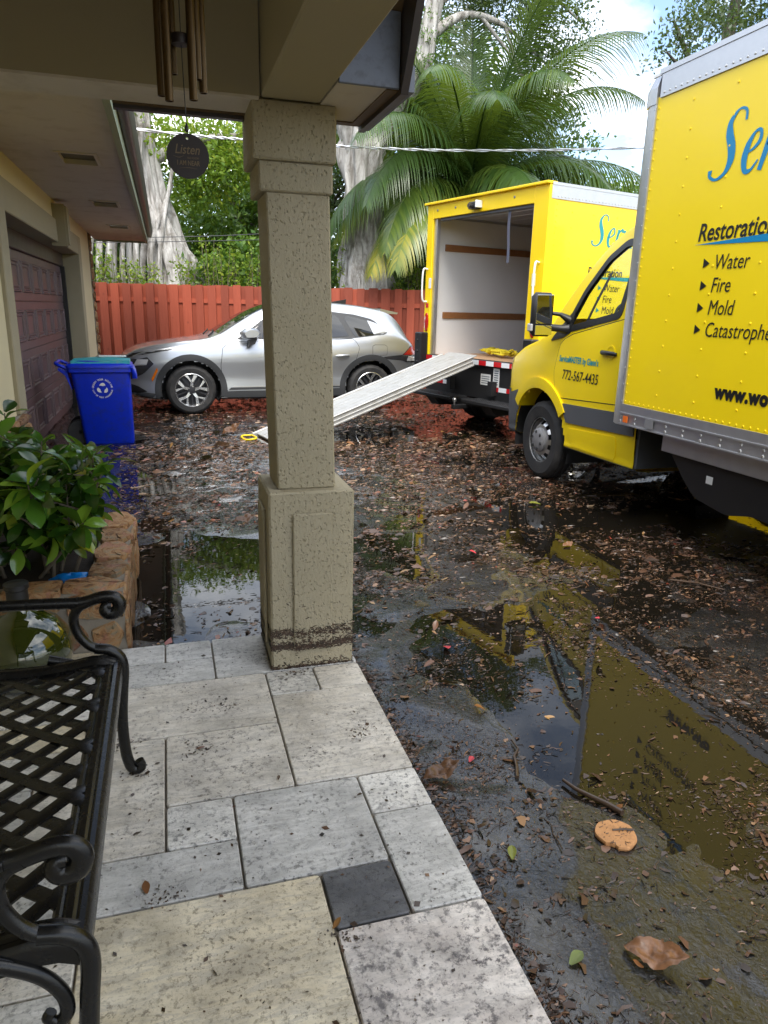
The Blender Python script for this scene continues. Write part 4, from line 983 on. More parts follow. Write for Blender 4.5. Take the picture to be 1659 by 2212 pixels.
MB().prism([(rl_-.06, .012), (rl_+.06, .018), (rl_+.06, .008), (rl_-.06, 0)], -.33, .33, 'y', RM).build('top_lip', M_aluw, ramp_t)
hp_ = [RM @ Vector(p) for p in ((-.02, .30, .02), (-.12, .33, .05), (-.16, .24, .055), (-.14, .12, .04), (-.03, .10, .02), (-.02, .30, .02))]
MB().tube(smooth_path(hp_, 4), .012, 8).build('pull_handle', M_yplain, ramp_t, 60)
# ---- coiled yellow webbing on the truck floor
for kk, (lx, ly, lab) in enumerate(((.75, .55, 'tangled yellow webbing strap on the truck floor, left of the two'), (.62, .15, 'piled yellow webbing strap on the truck floor, right of the two'))):
    r = random.Random(20+kk); mb = MB(); pts = []
    for i in range(26): pts.append((.10*math.sin(i*1.05)+r.uniform(-.03, .03), .19*math.sin(i*.62+1)+r.uniform(-.04, .04), .03+.085*abs(math.sin(i*.8))*r.uniform(.3, 1)))
    P = smooth_path(pts, 5); rows = []
    for i, p in enumerate(P):
        a = i*.16; rows.append([p+Vector((.028*math.cos(a), .028*math.sin(a)*.4, .022*abs(math.sin(a*.7)))), p-Vector((.028*math.cos(a), .028*math.sin(a)*.4, .022*abs(math.sin(a*.7))))])
    mb.sheet(rows); ca, sa = math.cos(rad(15)), math.sin(rad(15))
    o = mb.build('webbing_strap', M_strapY, None, 60, label=lab, cat='strap', group='yellow straps in the truck')
    o.location = (3.91+lx*ca-ly*sa, 8.85+lx*sa+ly*ca, .955)
    sm = o.modifiers.new('thickness', 'SOLIDIFY'); sm.thickness = .003

# ================================================================== SILVER SUV
SAZ = rad(4.0)
def suv_loft():
    zt = sinterp([(0, .74), (.05, .84), (.18, .925), (.5, 1.0), (.9, 1.055), (1.22, 1.09), (1.36, 1.13), (1.65, 1.31), (2.0, 1.52), (2.3, 1.615), (2.7, 1.655), (3.15, 1.650), (3.6, 1.62), (4.0, 1.56), (4.18, 1.515), (4.30, 1.36), (4.43, 1.16), (4.52, 1.03), (4.585, .93), (4.62, .74)])
    zb = sinterp([(0, .36), (.12, .27), (.5, .21), (3.9, .21), (4.3, .27), (4.62, .40)])
    wm = sinterp([(0, .56), (.04, .68), (.12, .79), (.3, .875), (.6, .915), (1.0, .925), (3.8, .925), (4.2, .91), (4.42, .875), (4.55, .80), (4.62, .68)])
    zl = sinterp([(0, .68), (.18, .86), (.5, .945), (.9, .995), (1.36, 1.035), (2.2, 1.05), (3.0, 1.075), (3.6, 1.12), (4.0, 1.165), (4.25, 1.13), (4.45, 1.05), (4.55, .96), (4.62, .70)])
    wr = sinterp([(0, .45), (.12, .62), (.5, .74), (1.1, .80), (1.36, .80), (1.8, .70), (2.3, .615), (3.0, .605), (3.7, .60), (4.17, .58), (4.35, .66), (4.5, .66), (4.62, .5)])
    def sec(x):
        w, b_, t_, l_, r_ = wm(x), zb(x), zt(x), zl(x), wr(x); h = l_-b_; e = max(l_+.008, t_-.055); k = min(1, max(0, (t_-l_-.04)/.3))
        return [(0, b_), (w*.6, b_), (w-.07, b_+.01), (w-.025, b_+.12*h), (w-.030, b_+.40*h), (w+.004, b_+.70*h), (w-.010, b_+.87*h), (w-.045, l_), ((w-.045+r_)/2+.018*k, (l_+e)/2), (r_, e), (r_-.05, t_-.018), (r_-.16, t_-.004), (0, t_+.012)]
    return Loft(np.concatenate([np.linspace(0, .25, 14)[:-1], np.linspace(.25, 4.3, 120), np.linspace(4.31, 4.62, 14)]), sec, 6)
SL = suv_loft()
ca, sa = math.cos(SAZ), math.sin(SAZ)
ct = Vector((.32, 10.82, 0)); lx, ly = .95, -.905
SO = Vector((ct.x-(lx*ca-ly*sa), ct.y-(lx*sa+ly*ca), 0))
suv = thing('parked_suv', 'silver compact SUV parked sideways before the red fence', 'car', SO, SAZ)
AX = [(.95, .36), (3.72, .36)]; RA_ = .425
def keep(x, y, z):
    for ax_, az_ in AX:
        if abs(y) > .5 and (x-ax_)**2+(z-az_)**2 < RA_**2: return False
    return True
body = link('body', SL.mesh('body', keep), M_silver, suv, 40)
MB().add([(.002, SL._col(0)[k, 0]*s_, SL._col(0)[k, 1]) for s_ in (1, -1) for k in (range(SL.ns) if s_ == 1 else range(SL.ns-2, 0, -1))], [tuple(range(2*SL.ns-2))]).build('nose_panel', M_clad, suv)
MB().add([(4.618, SL._col(4.62)[k, 0]*s_, SL._col(4.62)[k, 1]) for s_ in (1, -1) for k in (range(SL.ns) if s_ == 1 else range(SL.ns-2, 0, -1))], [tuple(range(2*SL.ns-2))]).build('tail_panel', M_silver, suv)
MB().box(.5, 4.2, -.55, .55, .22, .30).build('underbody', M_chassis, suv)
ws = [[(x, y, SL.Z(x, y)+.004) for y in np.linspace(-(SL.Y(x, SL.Z(x, 0)-.06)-.055), SL.Y(x, SL.Z(x, 0)-.06)-.055, 14)] for x in np.linspace(1.40, 2.26, 14)]
MB().sheet(ws).build('windscreen', M_dglass, suv, 180)
wp = MB(); 
for q in (-.5, .15): wp.tube([(1.27, q, SL.Z(1.27, q)+.012), (1.36, q+.25, SL.Z(1.36, q)+.02), (1.40, q+.5, SL.Z(1.40, q+.3)+.02)], .012, 6)
wp.build('wiper', M_black, suv)
rg = [[(x, y, SL.Z(x, y)+.003) for y in np.linspace(-.52, .52, 8)] for x in np.linspace(4.24, 4.44, 8)]
MB().sheet(rg).build('rear_window', M_dglass, suv, 180)
MB().prism([(3.98, 1.572), (4.29, 1.515), (4.275, 1.49), (3.98, 1.50)], -.56, .56, 'y').build('spoiler', M_silver, suv, 30)
MB().prism([(3.30, 1.655), (3.55, 1.70), (3.58, 1.71), (3.57, 1.63), (3.30, 1.64)], -.022, .022, 'y').build('antenna_fin', M_black, suv)
DLO = [(1.62, 1.085), (3.38, 1.115), (4.03, 1.185), (3.80, 1.405), (3.45, 1.485), (2.75, 1.535), (2.40, 1.515), (2.05, 1.38)]
WIN = [[(1.68, 1.095), (1.94, 1.10), (2.02, 1.315)], [(1.99, 1.10), (2.72, 1.105), (2.72, 1.505), (2.42, 1.485), (2.10, 1.355)], [(2.81, 1.108), (3.37, 1.125), (3.22, 1.435), (3.13, 1.475), (2.81, 1.505)], [(3.46, 1.135), (3.87, 1.185), (3.71, 1.385), (3.38, 1.455), (3.31, 1.44)]]
for sg in (-1, 1):
    SL.patch(DLO, sg, .0025, 16, 20, rim=0).build('window_surround', M_clad, suv, 60)
    for wv in WIN: SL.patch(round_poly(wv, .02, 2), sg, .006, 10, 8).build('side_window', M_dglass, suv, 60)
    SL.patch([(3.77, 1.185), (4.02, 1.20), (3.86, 1.345), (3.70, 1.39)], sg, .007, 8, 6).build('quarter_trim', M_silver, suv, 60)
    dF = round_poly([(1.43, .40), (1.45, .34), (2.66, .34), (2.74, .45), (2.75, 1.09), (1.60, 1.065), (1.42, .98), (1.38, .70)], .03, 3)
    dR = round_poly([(2.765, .45), (2.72, .34), (3.22, .34), (3.30, .55), (3.46, .80), (3.52, .98), (3.44, 1.11), (2.765, 1.09)], .03, 3)
    for dq, hx in ((dF, 2.52), (dR, 3.24)):
        SL.patch(off_poly(dq, .007), sg, .001, 20, 16, rim=0).build('door_gap', M_letter, suv, 60)
        door = SL.patch(dq, sg, .0035, 20, 16, rim=.003).build('door', M_silver, suv, 60)
        yh = SL.Y(hx, .86)+.03
        SL.patch(arc(hx, .835, .055, 0, 360, 14)[:-1], sg, .0045, 6, 6, rim=0).build('handle_cup', M_silver, door, 60)
        MB().tube([(hx-.11, sg*(yh-.025), .852), (hx-.06, sg*yh, .858), (hx+.06, sg*yh, .862), (hx+.11, sg*(yh-.02), .862)], [.010, .018, .018, .010], 10).build('handle', M_silver, door, 60)
    SL.patch(round_poly([(1.46, .215), (3.24, .215), (3.24, .36), (1.44, .35)], .01, 2), sg, .016, 6, 14).build('sill_cladding', M_clad, suv, 40)
    SL.patch([(1.52, .395), (3.20, .395), (3.20, .412), (1.56, .412)], sg, .014, 3, 14).build('bright_strip', M_steel, suv)
    SL.patch([(1.48, .355), (3.22, .36), (3.20, .39), (1.52, .39)], sg, .012, 3, 14).build('door_cladding', M_clad, suv, 40)
    for ax_, az_ in AX:
        SL.band(arc(ax_, az_, .515, -18, 198, 40), arc(ax_, az_, .425, -18, 198, 40), sg, .014, .10, closed=False).build('arch_cladding', M_clad, suv, 40)
        MB().sheet([[(p[0], sg*y_, p[1]) for y_ in (.90, .45)] for p in arc(ax_, az_, .435, -25, 205, 30)]).add([(p[0], sg*.45, p[1]) for p in arc(ax_, az_, .435, -25, 205, 30)], [tuple(range(31))]).build('arch_liner', M_chassis, suv, 60)
        # wheel
        R, w_ = .358, .23; mx_ = axle_mtx(ax_, sg*(.905-w_/2), .358, sg); wh = tyre_mb(R, w_, .232, mx_).build('wheel', M_rubber, suv, 30); zf = w_/2
        MB().lathe([(.232, zf-.012), (.243, zf-.002), (.236, zf+.002), (.222, zf-.012), (.215, zf-.06), (.215, zf-.12)], 48, mx_).build('rim', M_rims, wh, 40)
        MB().lathe([(.215, zf-.09), (.09, zf-.07), (0, zf-.07)], 32, mx_).build('brake_disc', M_rimd, wh, 40)
        for k in range(5):
            th = 2*PI*k/5+.33
            def pol(r_, a, z): return mx_ @ Vector((r_*math.cos(th+a), r_*math.sin(th+a), zf+z))
            def plate(lo, th_, nm, mt_):
                V = lo+[p-(mx_.to_3x3() @ Vector((0, 0, th_))) for p in lo]; n = len(lo)
                MB().add(V, [tuple(range(n)), tuple(range(2*n-1, n-1, -1))]+[(q, q+n, (q+1) % n+n, (q+1) % n) for q in range(n)]).build(nm, mt_, wh)
            plate([pol(.045, -.62, -.018), pol(.045, .45, -.018), pol(.115, .10, -.010), pol(.14, -.02, -.008), pol(.115, -.20, -.010)], .03, 'spoke', M_rims)
            plate([pol(.112, -.20, -.0105), pol(.135, .0, -.0105), pol(.226, -.20, -.014), pol(.226, -.42, -.014), pol(.18, -.36, -.013)], .028, 'spoke', M_rims)
            plate([pol(.114, .08, -.0108), pol(.135, .0, -.0108), pol(.226, .22, -.0143), pol(.226, .40, -.0143), pol(.17, .27, -.013)], .028, 'spoke', M_rims)
            plate([pol(.05, .52, -.03), pol(.05, .72, -.03), pol(.226, .68, -.03), pol(.226, .56, -.03)], .02, 'dark_spoke', M_rimd)
        hb = MB().lathe([(.062, zf-.03), (.058, zf-.010), (.03, zf-.006), (0, zf-.005)], 24, mx_).build('hub_cap', M_rimd, wh, 40)
        lg = MB()
        for k in range(5): lg.lathe([(.009, zf-.012), (.008, zf+.0), (0, zf+.001)], 8, mx_ @ Matrix.Translation((.052*math.cos(2*PI*k/5), .052*math.sin(2*PI*k/5), 0)))
        lg.build('lug_nut', M_steel, hb, 40)
    # lamps and trim
    SL.patch([(.03, .63), (.10, .50), (.30, .60), (.44, .74), (.36, .83), (.12, .80)], sg, .006, 12, 10).build('headlight', M_lamp, suv, 60)
    SL.patch([(.16, .70), (.34, .72), (.37, .80), (.22, .80)], sg, .012, 6, 8).build('headlight_reflector', M_lampw, suv, 60)
    SL.patch([(.05, .81), (.30, .865), (.70, .935), (.74, .955), (.30, .90), (.06, .845)], sg, .006, 6, 14).build('lamp_brow', M_black, suv, 60)
    SL.patch([(.02, .36), (.06, .30), (.34, .34), (.20, .43), (.05, .46)], sg, .010, 8, 8).build('lower_intake', M_black, suv, 60)
    SL.patch([(.03, .295), (.40, .25), (.47, .33), (.30, .335)], sg, .014, 5, 8).build('chin_cladding', M_clad, suv, 60)
    SL.patch(round_poly([(.385, .50), (.41, .48), (.50, .66), (.48, .69)], .01, 2), sg, .010, 6, 4).build('side_marker', M_amber, suv, 60)
    SL.patch([(3.90, .80), (4.20, .80), (4.34, .75), (4.54, .75), (4.565, .99), (4.42, 1.02), (4.24, .86), (3.93, .84)], sg, .006, 10, 12).build('tail_light', M_lamp, suv, 60)
    SL.patch([(4.27, .87), (4.50, .87), (4.55, .985), (4.42, 1.00)], sg, .011, 6, 6).build('brake_lens', M_lampr, suv, 60)
    SL.patch([(4.34, .77), (4.53, .77), (4.54, .845), (4.36, .85)], sg, .011, 5, 6).build('reverse_lens', M_lampw, suv, 60)
    SL.patch([(4.18, .22), (4.20, .34), (4.58, .50), (4.60, .42)], sg, .012, 8, 8).build('rear_cladding', M_clad, suv, 60)
    if sg == -1:
        fz = round_poly([(3.66, .86), (3.90, .865), (3.90, 1.03), (3.66, 1.03)], .04, 3)
        fz = [(a+.08, b_-.01) for a, b_ in fz]
        SL.patch(off_poly(fz, .006), sg, .001, 10, 10, rim=0).build('fuel_flap_gap', M_clad, suv, 60); SL.patch(fz, sg, .003, 10, 10, rim=0).build('fuel_flap', M_silver, suv, 60)
    ym = SL.Y(1.80, 1.08)
    mr = MB(); P = [(0, -.085), (.13, -.07), (.165, .02), (.12, .10), (.03, .105), (-.035, .02)]; P = round_poly(P, .03, 3); n = len(P)
    V = [(1.70+a*1.55, sg*(ym+.07), 1.165+z*.85) for a, z in P]+[(1.71+a*1.5, sg*(ym+.20), 1.17+z*.82) for a, z in P]+[(1.74+a*1.1, sg*(ym+.25), 1.17+z*.58) for a, z in P]
    mr.add(V, [(q*n+k, q*n+(k+1) % n, (q+1)*n+(k+1) % n, (q+1)*n+k) for q in (0, 1) for k in range(n)]+[tuple(range(n)), tuple(range(2*n, 3*n))])
    mo = mr.build('door_mirror', M_silver, suv, 50)
    MB().prism([(1.79, 1.085), (1.90, 1.105), (1.86, 1.03), (1.77, 1.0)], *sorted((sg*(ym-.01), sg*(ym+.20))), 'y').build('mirror_base', M_black, mo)
gr = MB().prism([(-.012, .56), (-.012, .72), (.03, .80), (.03, .50)], -.50, .50, 'y').build('grille', M_black, suv)

# ================================================================== RECYCLING CART
CB = (-.735, 8.80, .0)
cart = thing('recycling_cart', 'blue wheeled recycling cart with teal lid beside the garage door', 'bin', CB, rad(2))
def frust(mb, zs):     # stacked rounded rectangles (z, x0, x1, y0, y1, r)
    L = [[(a, b_, z) for a, b_ in round_poly([(x0, y0), (x1, y0), (x1, y1), (x0, y1)], r_, 4)] for z, x0, x1, y0, y1, r_ in zs]; n = len(L[0]); V = [p for l in L for p in l]
    mb.add(V, [(q*n+k, q*n+(k+1) % n, (q+1)*n+(k+1) % n, (q+1)*n+k) for q in range(len(L)-1) for k in range(n)]+[tuple(range(n)), tuple(range((len(L)-1)*n, len(L)*n))]); return mb
bd_ = frust(MB(), [(.0, -.20, .30, -.20, .26, .03), (.02, -.215, .312, -.21, .27, .04), (.80, -.30, .315, -.235, .33, .05), (.815, -.335, .335, -.26, .35, .05), (.86, -.335, .335, -.26, .35, .05)]).build('body', M_blue, cart, 40)
frust(MB(), [(.74, .335, .39, -.22, .31, .015), (.80, .335, .38, -.25, .34, .02), (.86, .335, .355, -.25, .34, .02)]).build('lift_bar', M_blue, cart, 40)
lid = frust(MB(), [(.862, -.345, .345, -.27, .36, .05), (.885, -.345, .345, -.27, .36, .05), (.905, -.33, .31, -.255, .345, .06), (.925, -.26, .26, -.20, .29, .07)]).build('lid', M_blue, cart, 40)
V = []; r = random.Random(2)
rows = [[(x, y, .930+.014*(y+.24)/.55+.010*math.sin(x*9+y*4)+.005*math.sin(y*17)) for x in np.linspace(-.29, .32, 12)] for y in np.linspace(-.24, .31, 9)]
nlt = len(rows[0]); sk = MB().sheet(rows); edge = rows[0]; sk.sheet([edge, [(p[0], p[1]-.004, .905) for p in edge]]); sk.sheet([[q[-1] for q in rows], [(q[-1][0]+.004, q[-1][1], .905) for q in rows]]); sk.sheet([[q[0] for q in rows], [(q[0][0]-.004, q[0][1], .905) for q in rows]]); sk.build('lid_top', M_teallid, lid, 60)
MB().bbox(-.02, .28, .22, .29, .950, .966, .003).build('lid_rib', M_white, lid)
MB().tube(smooth_path([(-.33, -.22, .85), (-.44, -.20, .90), (-.45, 0, .905), (-.44, .28, .90), (-.33, .30, .85)], 4), .018, 8).build('handle', M_blue, cart, 60)
MB().prism([(-.30, .62), (-.335, .82), (-.42, .86), (-.43, .84), (-.36, .78)], -.22, .28, 'y').build('handle_web', M_blue, cart)
for sg in (-.12, .20): MB().lathe([(.02, -.03), (.13, -.03), (.14, -.015), (.14, .015), (.13, .03), (.02, .03)], 24, axle_mtx(-.26, sg, .14, 1)).build('wheel', M_rubber, cart, 40)
# emblem: ring of letters round three leaves
ec = (.015, .635); er = .10
def em(a, b_): 
    z = ec[1]+b_; y = -.21-(.235-.21)*(z-.02)/.78-.004; return (ec[0]+a, y, z)
mb = MB()
def ring_text(txt, r_, a0, a1, top, size):
    V, F = None, None
    for i, chh in enumerate(txt):
        if chh == ' ': continue
        a = rad(a0+(a1-a0)*i/(len(txt)-1)); V, F = text_mesh(chh, size, bold=.0008)
        if not V: continue
        cxm = (min(v[0] for v in V)+max(v[0] for v in V))/2; rot = a-PI/2 if top else a+PI/2
        mb.add([em(r_*math.cos(a)+(v[0]-cxm)*math.cos(rot)-(v[1]-size*.35)*math.sin(rot), r_*math.sin(a)+(v[0]-cxm)*math.sin(rot)+(v[1]-size*.35)*math.cos(rot)) for v in V], F)
ring_text('GREEN YOUR ROUTINE', er, 172, 8, True, .027); ring_text('CITY OF FORT LAUDERDALE', er, 192, 348, False, .021)
mb.build('emblem_lettering', M_white, bd_, label='white ring of lettering on the blue cart')
mb = MB()
for k in range(3):
    a = PI/2+2*PI*k/3; pts = [(.044*math.cos(a+d), .044*math.sin(a+d)) for d in np.linspace(-.75, .75, 8)]
    q = stroke(pts, [.004, .022, .032, .036, .032, .024, .014, .004], em, 3); mb.add(q.v, q.f)
mb.build('emblem_leaves', M_white, bd_)

# ================================================================== PLANTER, SHRUB, JAR, BAG
PO = (-.70, 3.7, .0)
planter = thing('stone_planter', 'rust flagstone planter box holding a glossy shrub beside the porch', 'planter', PO)
core = MB(); core.box(-1.17, -.245, 3.11, 3.25, -.1, .335); core.box(-.40, -.245, 3.25, 4.35, -.1, .335); core.box(-1.17, -.40, 4.2, 4.35, -.1, .335)
core.build('mortar_core', M_mortar, planter, origin=PO)
stone_wall(planter, PO, (-1.17, 3.11, .055), (1, 0, 0), .93, .29, (0, -1, 0), 31, .25, .014)
stone_wall(planter, PO, (-.245, 3.085, .0), (0, 1, 0), 1.27, .345, (1, 0, 0), 37, .26, .016)
r = random.Random(9)
def capstone(x0, x1, y0, y1):
    me_ = stone_mesh((x1-x0)*1.02, (y1-y0)*1.02, .028, r.random()); me_.materials.append(M_flag); me_.shade_smooth(); me_.set_sharp_from_angle(angle=rad(38))
    o = link('cap_stone', me_, None, planter); o.matrix_local = Matrix(((1, 0, 0, (x0+x1)/2-PO[0]), (0, 0, 1, (y0+y1)/2-PO[1]), (0, -1, 0, .333), (0, 0, 0, 1)))
for x0, x1 in ((-1.17, -.95), (-.95, -.74), (-.74, -.50), (-.50, -.225)): capstone(x0, x1, 3.085, 3.27)
for y0, y1 in ((3.27, 3.50), (3.50, 3.78), (3.78, 4.02), (4.02, 4.36)): capstone(-.41, -.222, y0, y1)
MB().box(-1.17, -.40, 3.25, 4.2, -.05, .30).build('soil', M_soil, planter, origin=PO)

# shrub
BO = (-.62, 3.72, .30)
shrub = thing('leafy_shrub', 'dense evergreen shrub with glossy leaves growing in the stone planter', 'shrub', BO)
r = random.Random(42)
def leaf_mesh(L, w_, curl, fold, seed):
    rr = random.Random(seed); n = 7; rows = []
    for i in range(n):
        t_ = i/(n-1); wid = w_*math.sin(PI*min(1, t_**1.25*.95+.04))**.75; z = -curl*t_*t_*L+.05*L*math.sin(t_*3); x = L*t_
        wav = .04*w_*math.sin(i*1.9+seed)
        rows.append([(x, -wid, z+fold*wid+wav), (x, -wid*.5, z+fold*wid*.4), (x, 0, z), (x, wid*.5, z+fold*wid*.4), (x, wid, z+fold*wid-wav)])
    return MB().sheet(rows).mesh('leaf')
LM = [leaf_mesh(r.uniform(.085, .125), r.uniform(.026, .037), r.uniform(.05, .5), r.uniform(.1, .4), k) for k in range(10)]
for m_ in LM: m_.materials.append(F_shrub); m_.shade_smooth()
stems = MB(); tips = []
def inv(p):
    x, y, z = p; return ((x+.62)/.46)**2+((y-3.70)/.56)**2+((z-.62)/.44)**2
for k in range(18):
    b0 = Vector((r.uniform(-.22, .16), r.uniform(-.30, .30), 0)); d = Vector((r.gauss(0, .30)+b0.x*1.3, r.gauss(0, .30)+b0.y*1.1, 1)).normalized()
    H = r.uniform(.35, .66); p1 = b0+d*H*.5+Vector((r.gauss(0, .03), r.gauss(0, .03), 0)); p2 = b0+d*H+Vector((r.gauss(0, .05), r.gauss(0, .05), 0))
    P = smooth_path([b0, p1, p2], 4); stems.tube(P, np.linspace(.010, .004, len(P)), 6); tips.append((p2, d))
    for j in range(6):
        t_ = r.uniform(.25, .98); q0 = P[int(t_*(len(P)-1))]; dd = (d*.5+Vector((r.gauss(0, .8), r.gauss(0, .8), r.uniform(-.1, .7)))).normalized()
        q1 = q0+dd*r.uniform(.10, .26); stems.tube([q0, (q0+q1)/2+Vector((0, 0, .01)), q1], [.005, .004, .003], 5); tips.append((q1, dd))
stems.build('stems', M_stem, shrub, 60)
LV = []
for p, d in tips:
    n = r.randint(7, 11)
    for k in range(n):
        a = k*2.4+r.uniform(-.3, .3); t_ = k/n
        el = r.uniform(-.35, .35)+.9*(1-t_)**2
        u = d.orthogonal().normalized(); w_ = d.cross(u); out_ = (u*math.cos(a)+w_*math.sin(a))
        dr = (out_*math.cos(el)+d*math.sin(el)+Vector((0, 0, -.04))).normalized()
        LV.append((p-d*.085*t_*1.6+dr*.006, dr, r.choice(LM), r.uniform(.75, 1.2)))
cam_l = Vector((0, 0, 1.55))-Vector(BO)
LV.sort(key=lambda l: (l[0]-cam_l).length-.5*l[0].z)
def leaf_mtx(p, d, s):
    zc = Vector((0, 0, 1)); y = zc.cross(d); y = y.normalized() if y.length > .05 else Vector((0, 1, 0)); z = d.cross(y)
    a = r.gauss(0, .45); y2 = y*math.cos(a)+z*math.sin(a); z2 = d.cross(y2)
    return Matrix(((d.x*s, y2.x*s, z2.x*s, p.x), (d.y*s, y2.y*s, z2.y*s, p.y), (d.z*s, y2.z*s, z2.z*s, p.z), (0, 0, 0, 1)))
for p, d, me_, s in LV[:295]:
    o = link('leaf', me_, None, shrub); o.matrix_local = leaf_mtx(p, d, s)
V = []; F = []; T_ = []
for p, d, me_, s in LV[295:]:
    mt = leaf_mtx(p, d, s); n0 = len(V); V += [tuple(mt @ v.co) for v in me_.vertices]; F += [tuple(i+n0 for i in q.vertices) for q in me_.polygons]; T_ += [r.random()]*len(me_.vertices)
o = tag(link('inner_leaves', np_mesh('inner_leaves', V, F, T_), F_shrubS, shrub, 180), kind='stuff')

# blue bag on the soil
mb = MB(); r = random.Random(4); n = 14
rows = []
for i in range(9):
    t_ = i/8*PI; ring_ = []
    for k in range(n+1):
        a = 2*PI*(k % n)/n; rr = 1+.18*math.sin(3*a+i)+.12*math.sin(7*a+2*i); ring_.append((.085*math.sin(t_)*math.cos(a)*rr, .055*math.sin(t_)*math.sin(a)*rr, .030*(1-math.cos(t_))*(1+.1*math.sin(5*a))))
    rows.append(ring_)
o = mb.sheet(rows).build('plastic_bag', M_bluebag, None, 40, label='small crumpled bright blue plastic bag at the foot of the shrub', cat='bag'); o.location = (-.475, 3.31, .30)

# green glass demijohn
JO = (-.62, 2.90, PZ)
jar = thing('glass_demijohn', 'round dark green glass demijohn standing behind the bench by the planter', 'jar', JO)
MB().lathe([(.0, .004), (.10, .0), (.15, .03), (.178, .09), (.185, .15), (.172, .21), (.135, .26), (.085, .29), (.045, .305), (.036, .33)], 48).build('glass_body', M_bottle, jar, 60)
MB().lathe([(.036, .328), (.040, .33), (.040, .40), (.046, .405), (.046, .425), (.030, .43), (.0, .43)], 28).build('neck', M_black, jar, 50)

# ================================================================== BENCH
BN = (-.45, 1.63, PZ)
bench = thing('garden_bench', 'black cast metal garden bench with woven lattice seat on the porch', 'bench', BN)
def W(p): return (p[0]-BN[0], p[1]-BN[1], p[2]-BN[2])
XF_, XB_ = -.215, -.64; YN, YF = 1.10, 2.14
def seat_z(x):
    t_ = (x-XB_)/(XF_-XB_); return .485+.012*t_+.020*math.sin(PI*t_)*-1+(0 if t_ < .86 else -.35*(t_-.86)**2*3)
# lattice straps, each a bowed ribbon weaving over and under
for fam in (1, -1):
    sp_ = .098
    for k in range(-5, 16):
        c_ = YN-.35+k*sp_ if fam == 1 else YN+k*sp_
        pts = []
        for x in np.linspace(XB_+.03, XF_-.01, 34):
            y = c_+fam*(x-XB_)*.92+(0 if fam == 1 else .05)
            if YN+.02 < y < YF-.02: pts.append((x, y))
        if len(pts) < 5: continue
        rows = []; hw = .0155; dirv = Vector((1, fam*.92, 0)).normalized(); nr = Vector((-dirv.y, dirv.x, 0))
        for x, y in pts:
            ph = (y+fam*0+x*.92*(-fam))/sp_*PI; z = seat_z(x)+.0048*math.cos(ph+(0 if fam == 1 else PI))
            p = Vector((x, y, z)); rows.append([W(p+nr*hw-Vector((0, 0, .003))), W(p+nr*hw+Vector((0, 0, .0022))), W(p+nr*hw*.4+Vector((0, 0, .0035))), W(p-nr*hw*.4+Vector((0, 0, .0035))), W(p-nr*hw+Vector((0, 0, .0022))), W(p-nr*hw-Vector((0, 0, .003))), W(p+nr*hw-Vector((0, 0, .003)))])
        MB().sheet(rows).build('lattice_strap', M_bench, bench, 35)
# ribbed front rail and side rails
prof = [(-.036, .002), (-.030, .010), (-.024, .012), (-.020, .009), (-.014, .014), (-.004, .0145), (.001, .010), (.006, .0125), (.014, .010), (.020, .002), (.023, -.010), (.023, -.035), (.015, -.040), (-.030, -.028)]
prof = [(a_*1.18, b_*1.1) for a_, b_ in prof]
def rail(p0, p1, flip):
    p0, p1 = Vector(p0), Vector(p1); d = (p1-p0).normalized(); s_ = Vector((d.y, -d.x, 0))*flip
    return MB().sheet([[W(p+s_*a+Vector((0, 0, b_))) for a, b_ in prof+prof[:1]] for p in (p0, p1)])
rail((XF_, YN-.01, seat_z(XF_)+.0), (XF_, YF+.01, seat_z(XF_)), 1).build('front_rail', M_bench, bench, 25)
for y, fl in ((YF, 1), (YN, -1)):
    rows = []
    for x in np.linspace(XF_+.01, XB_, 14):
        z = seat_z(x)+.006; rows.append([W((x, y+fl*a*.8, z+b_)) for a, b_ in prof+prof[:1]])
    MB().sheet(rows).build('side_rail', M_bench, bench, 25)
MB().sheet([[W((XB_+a, y, seat_z(XB_)+b_)) for a, b_ in prof+prof[:1]] for y in (YN-.01, YF+.01)]).build('back_rail', M_bench, bench, 25)
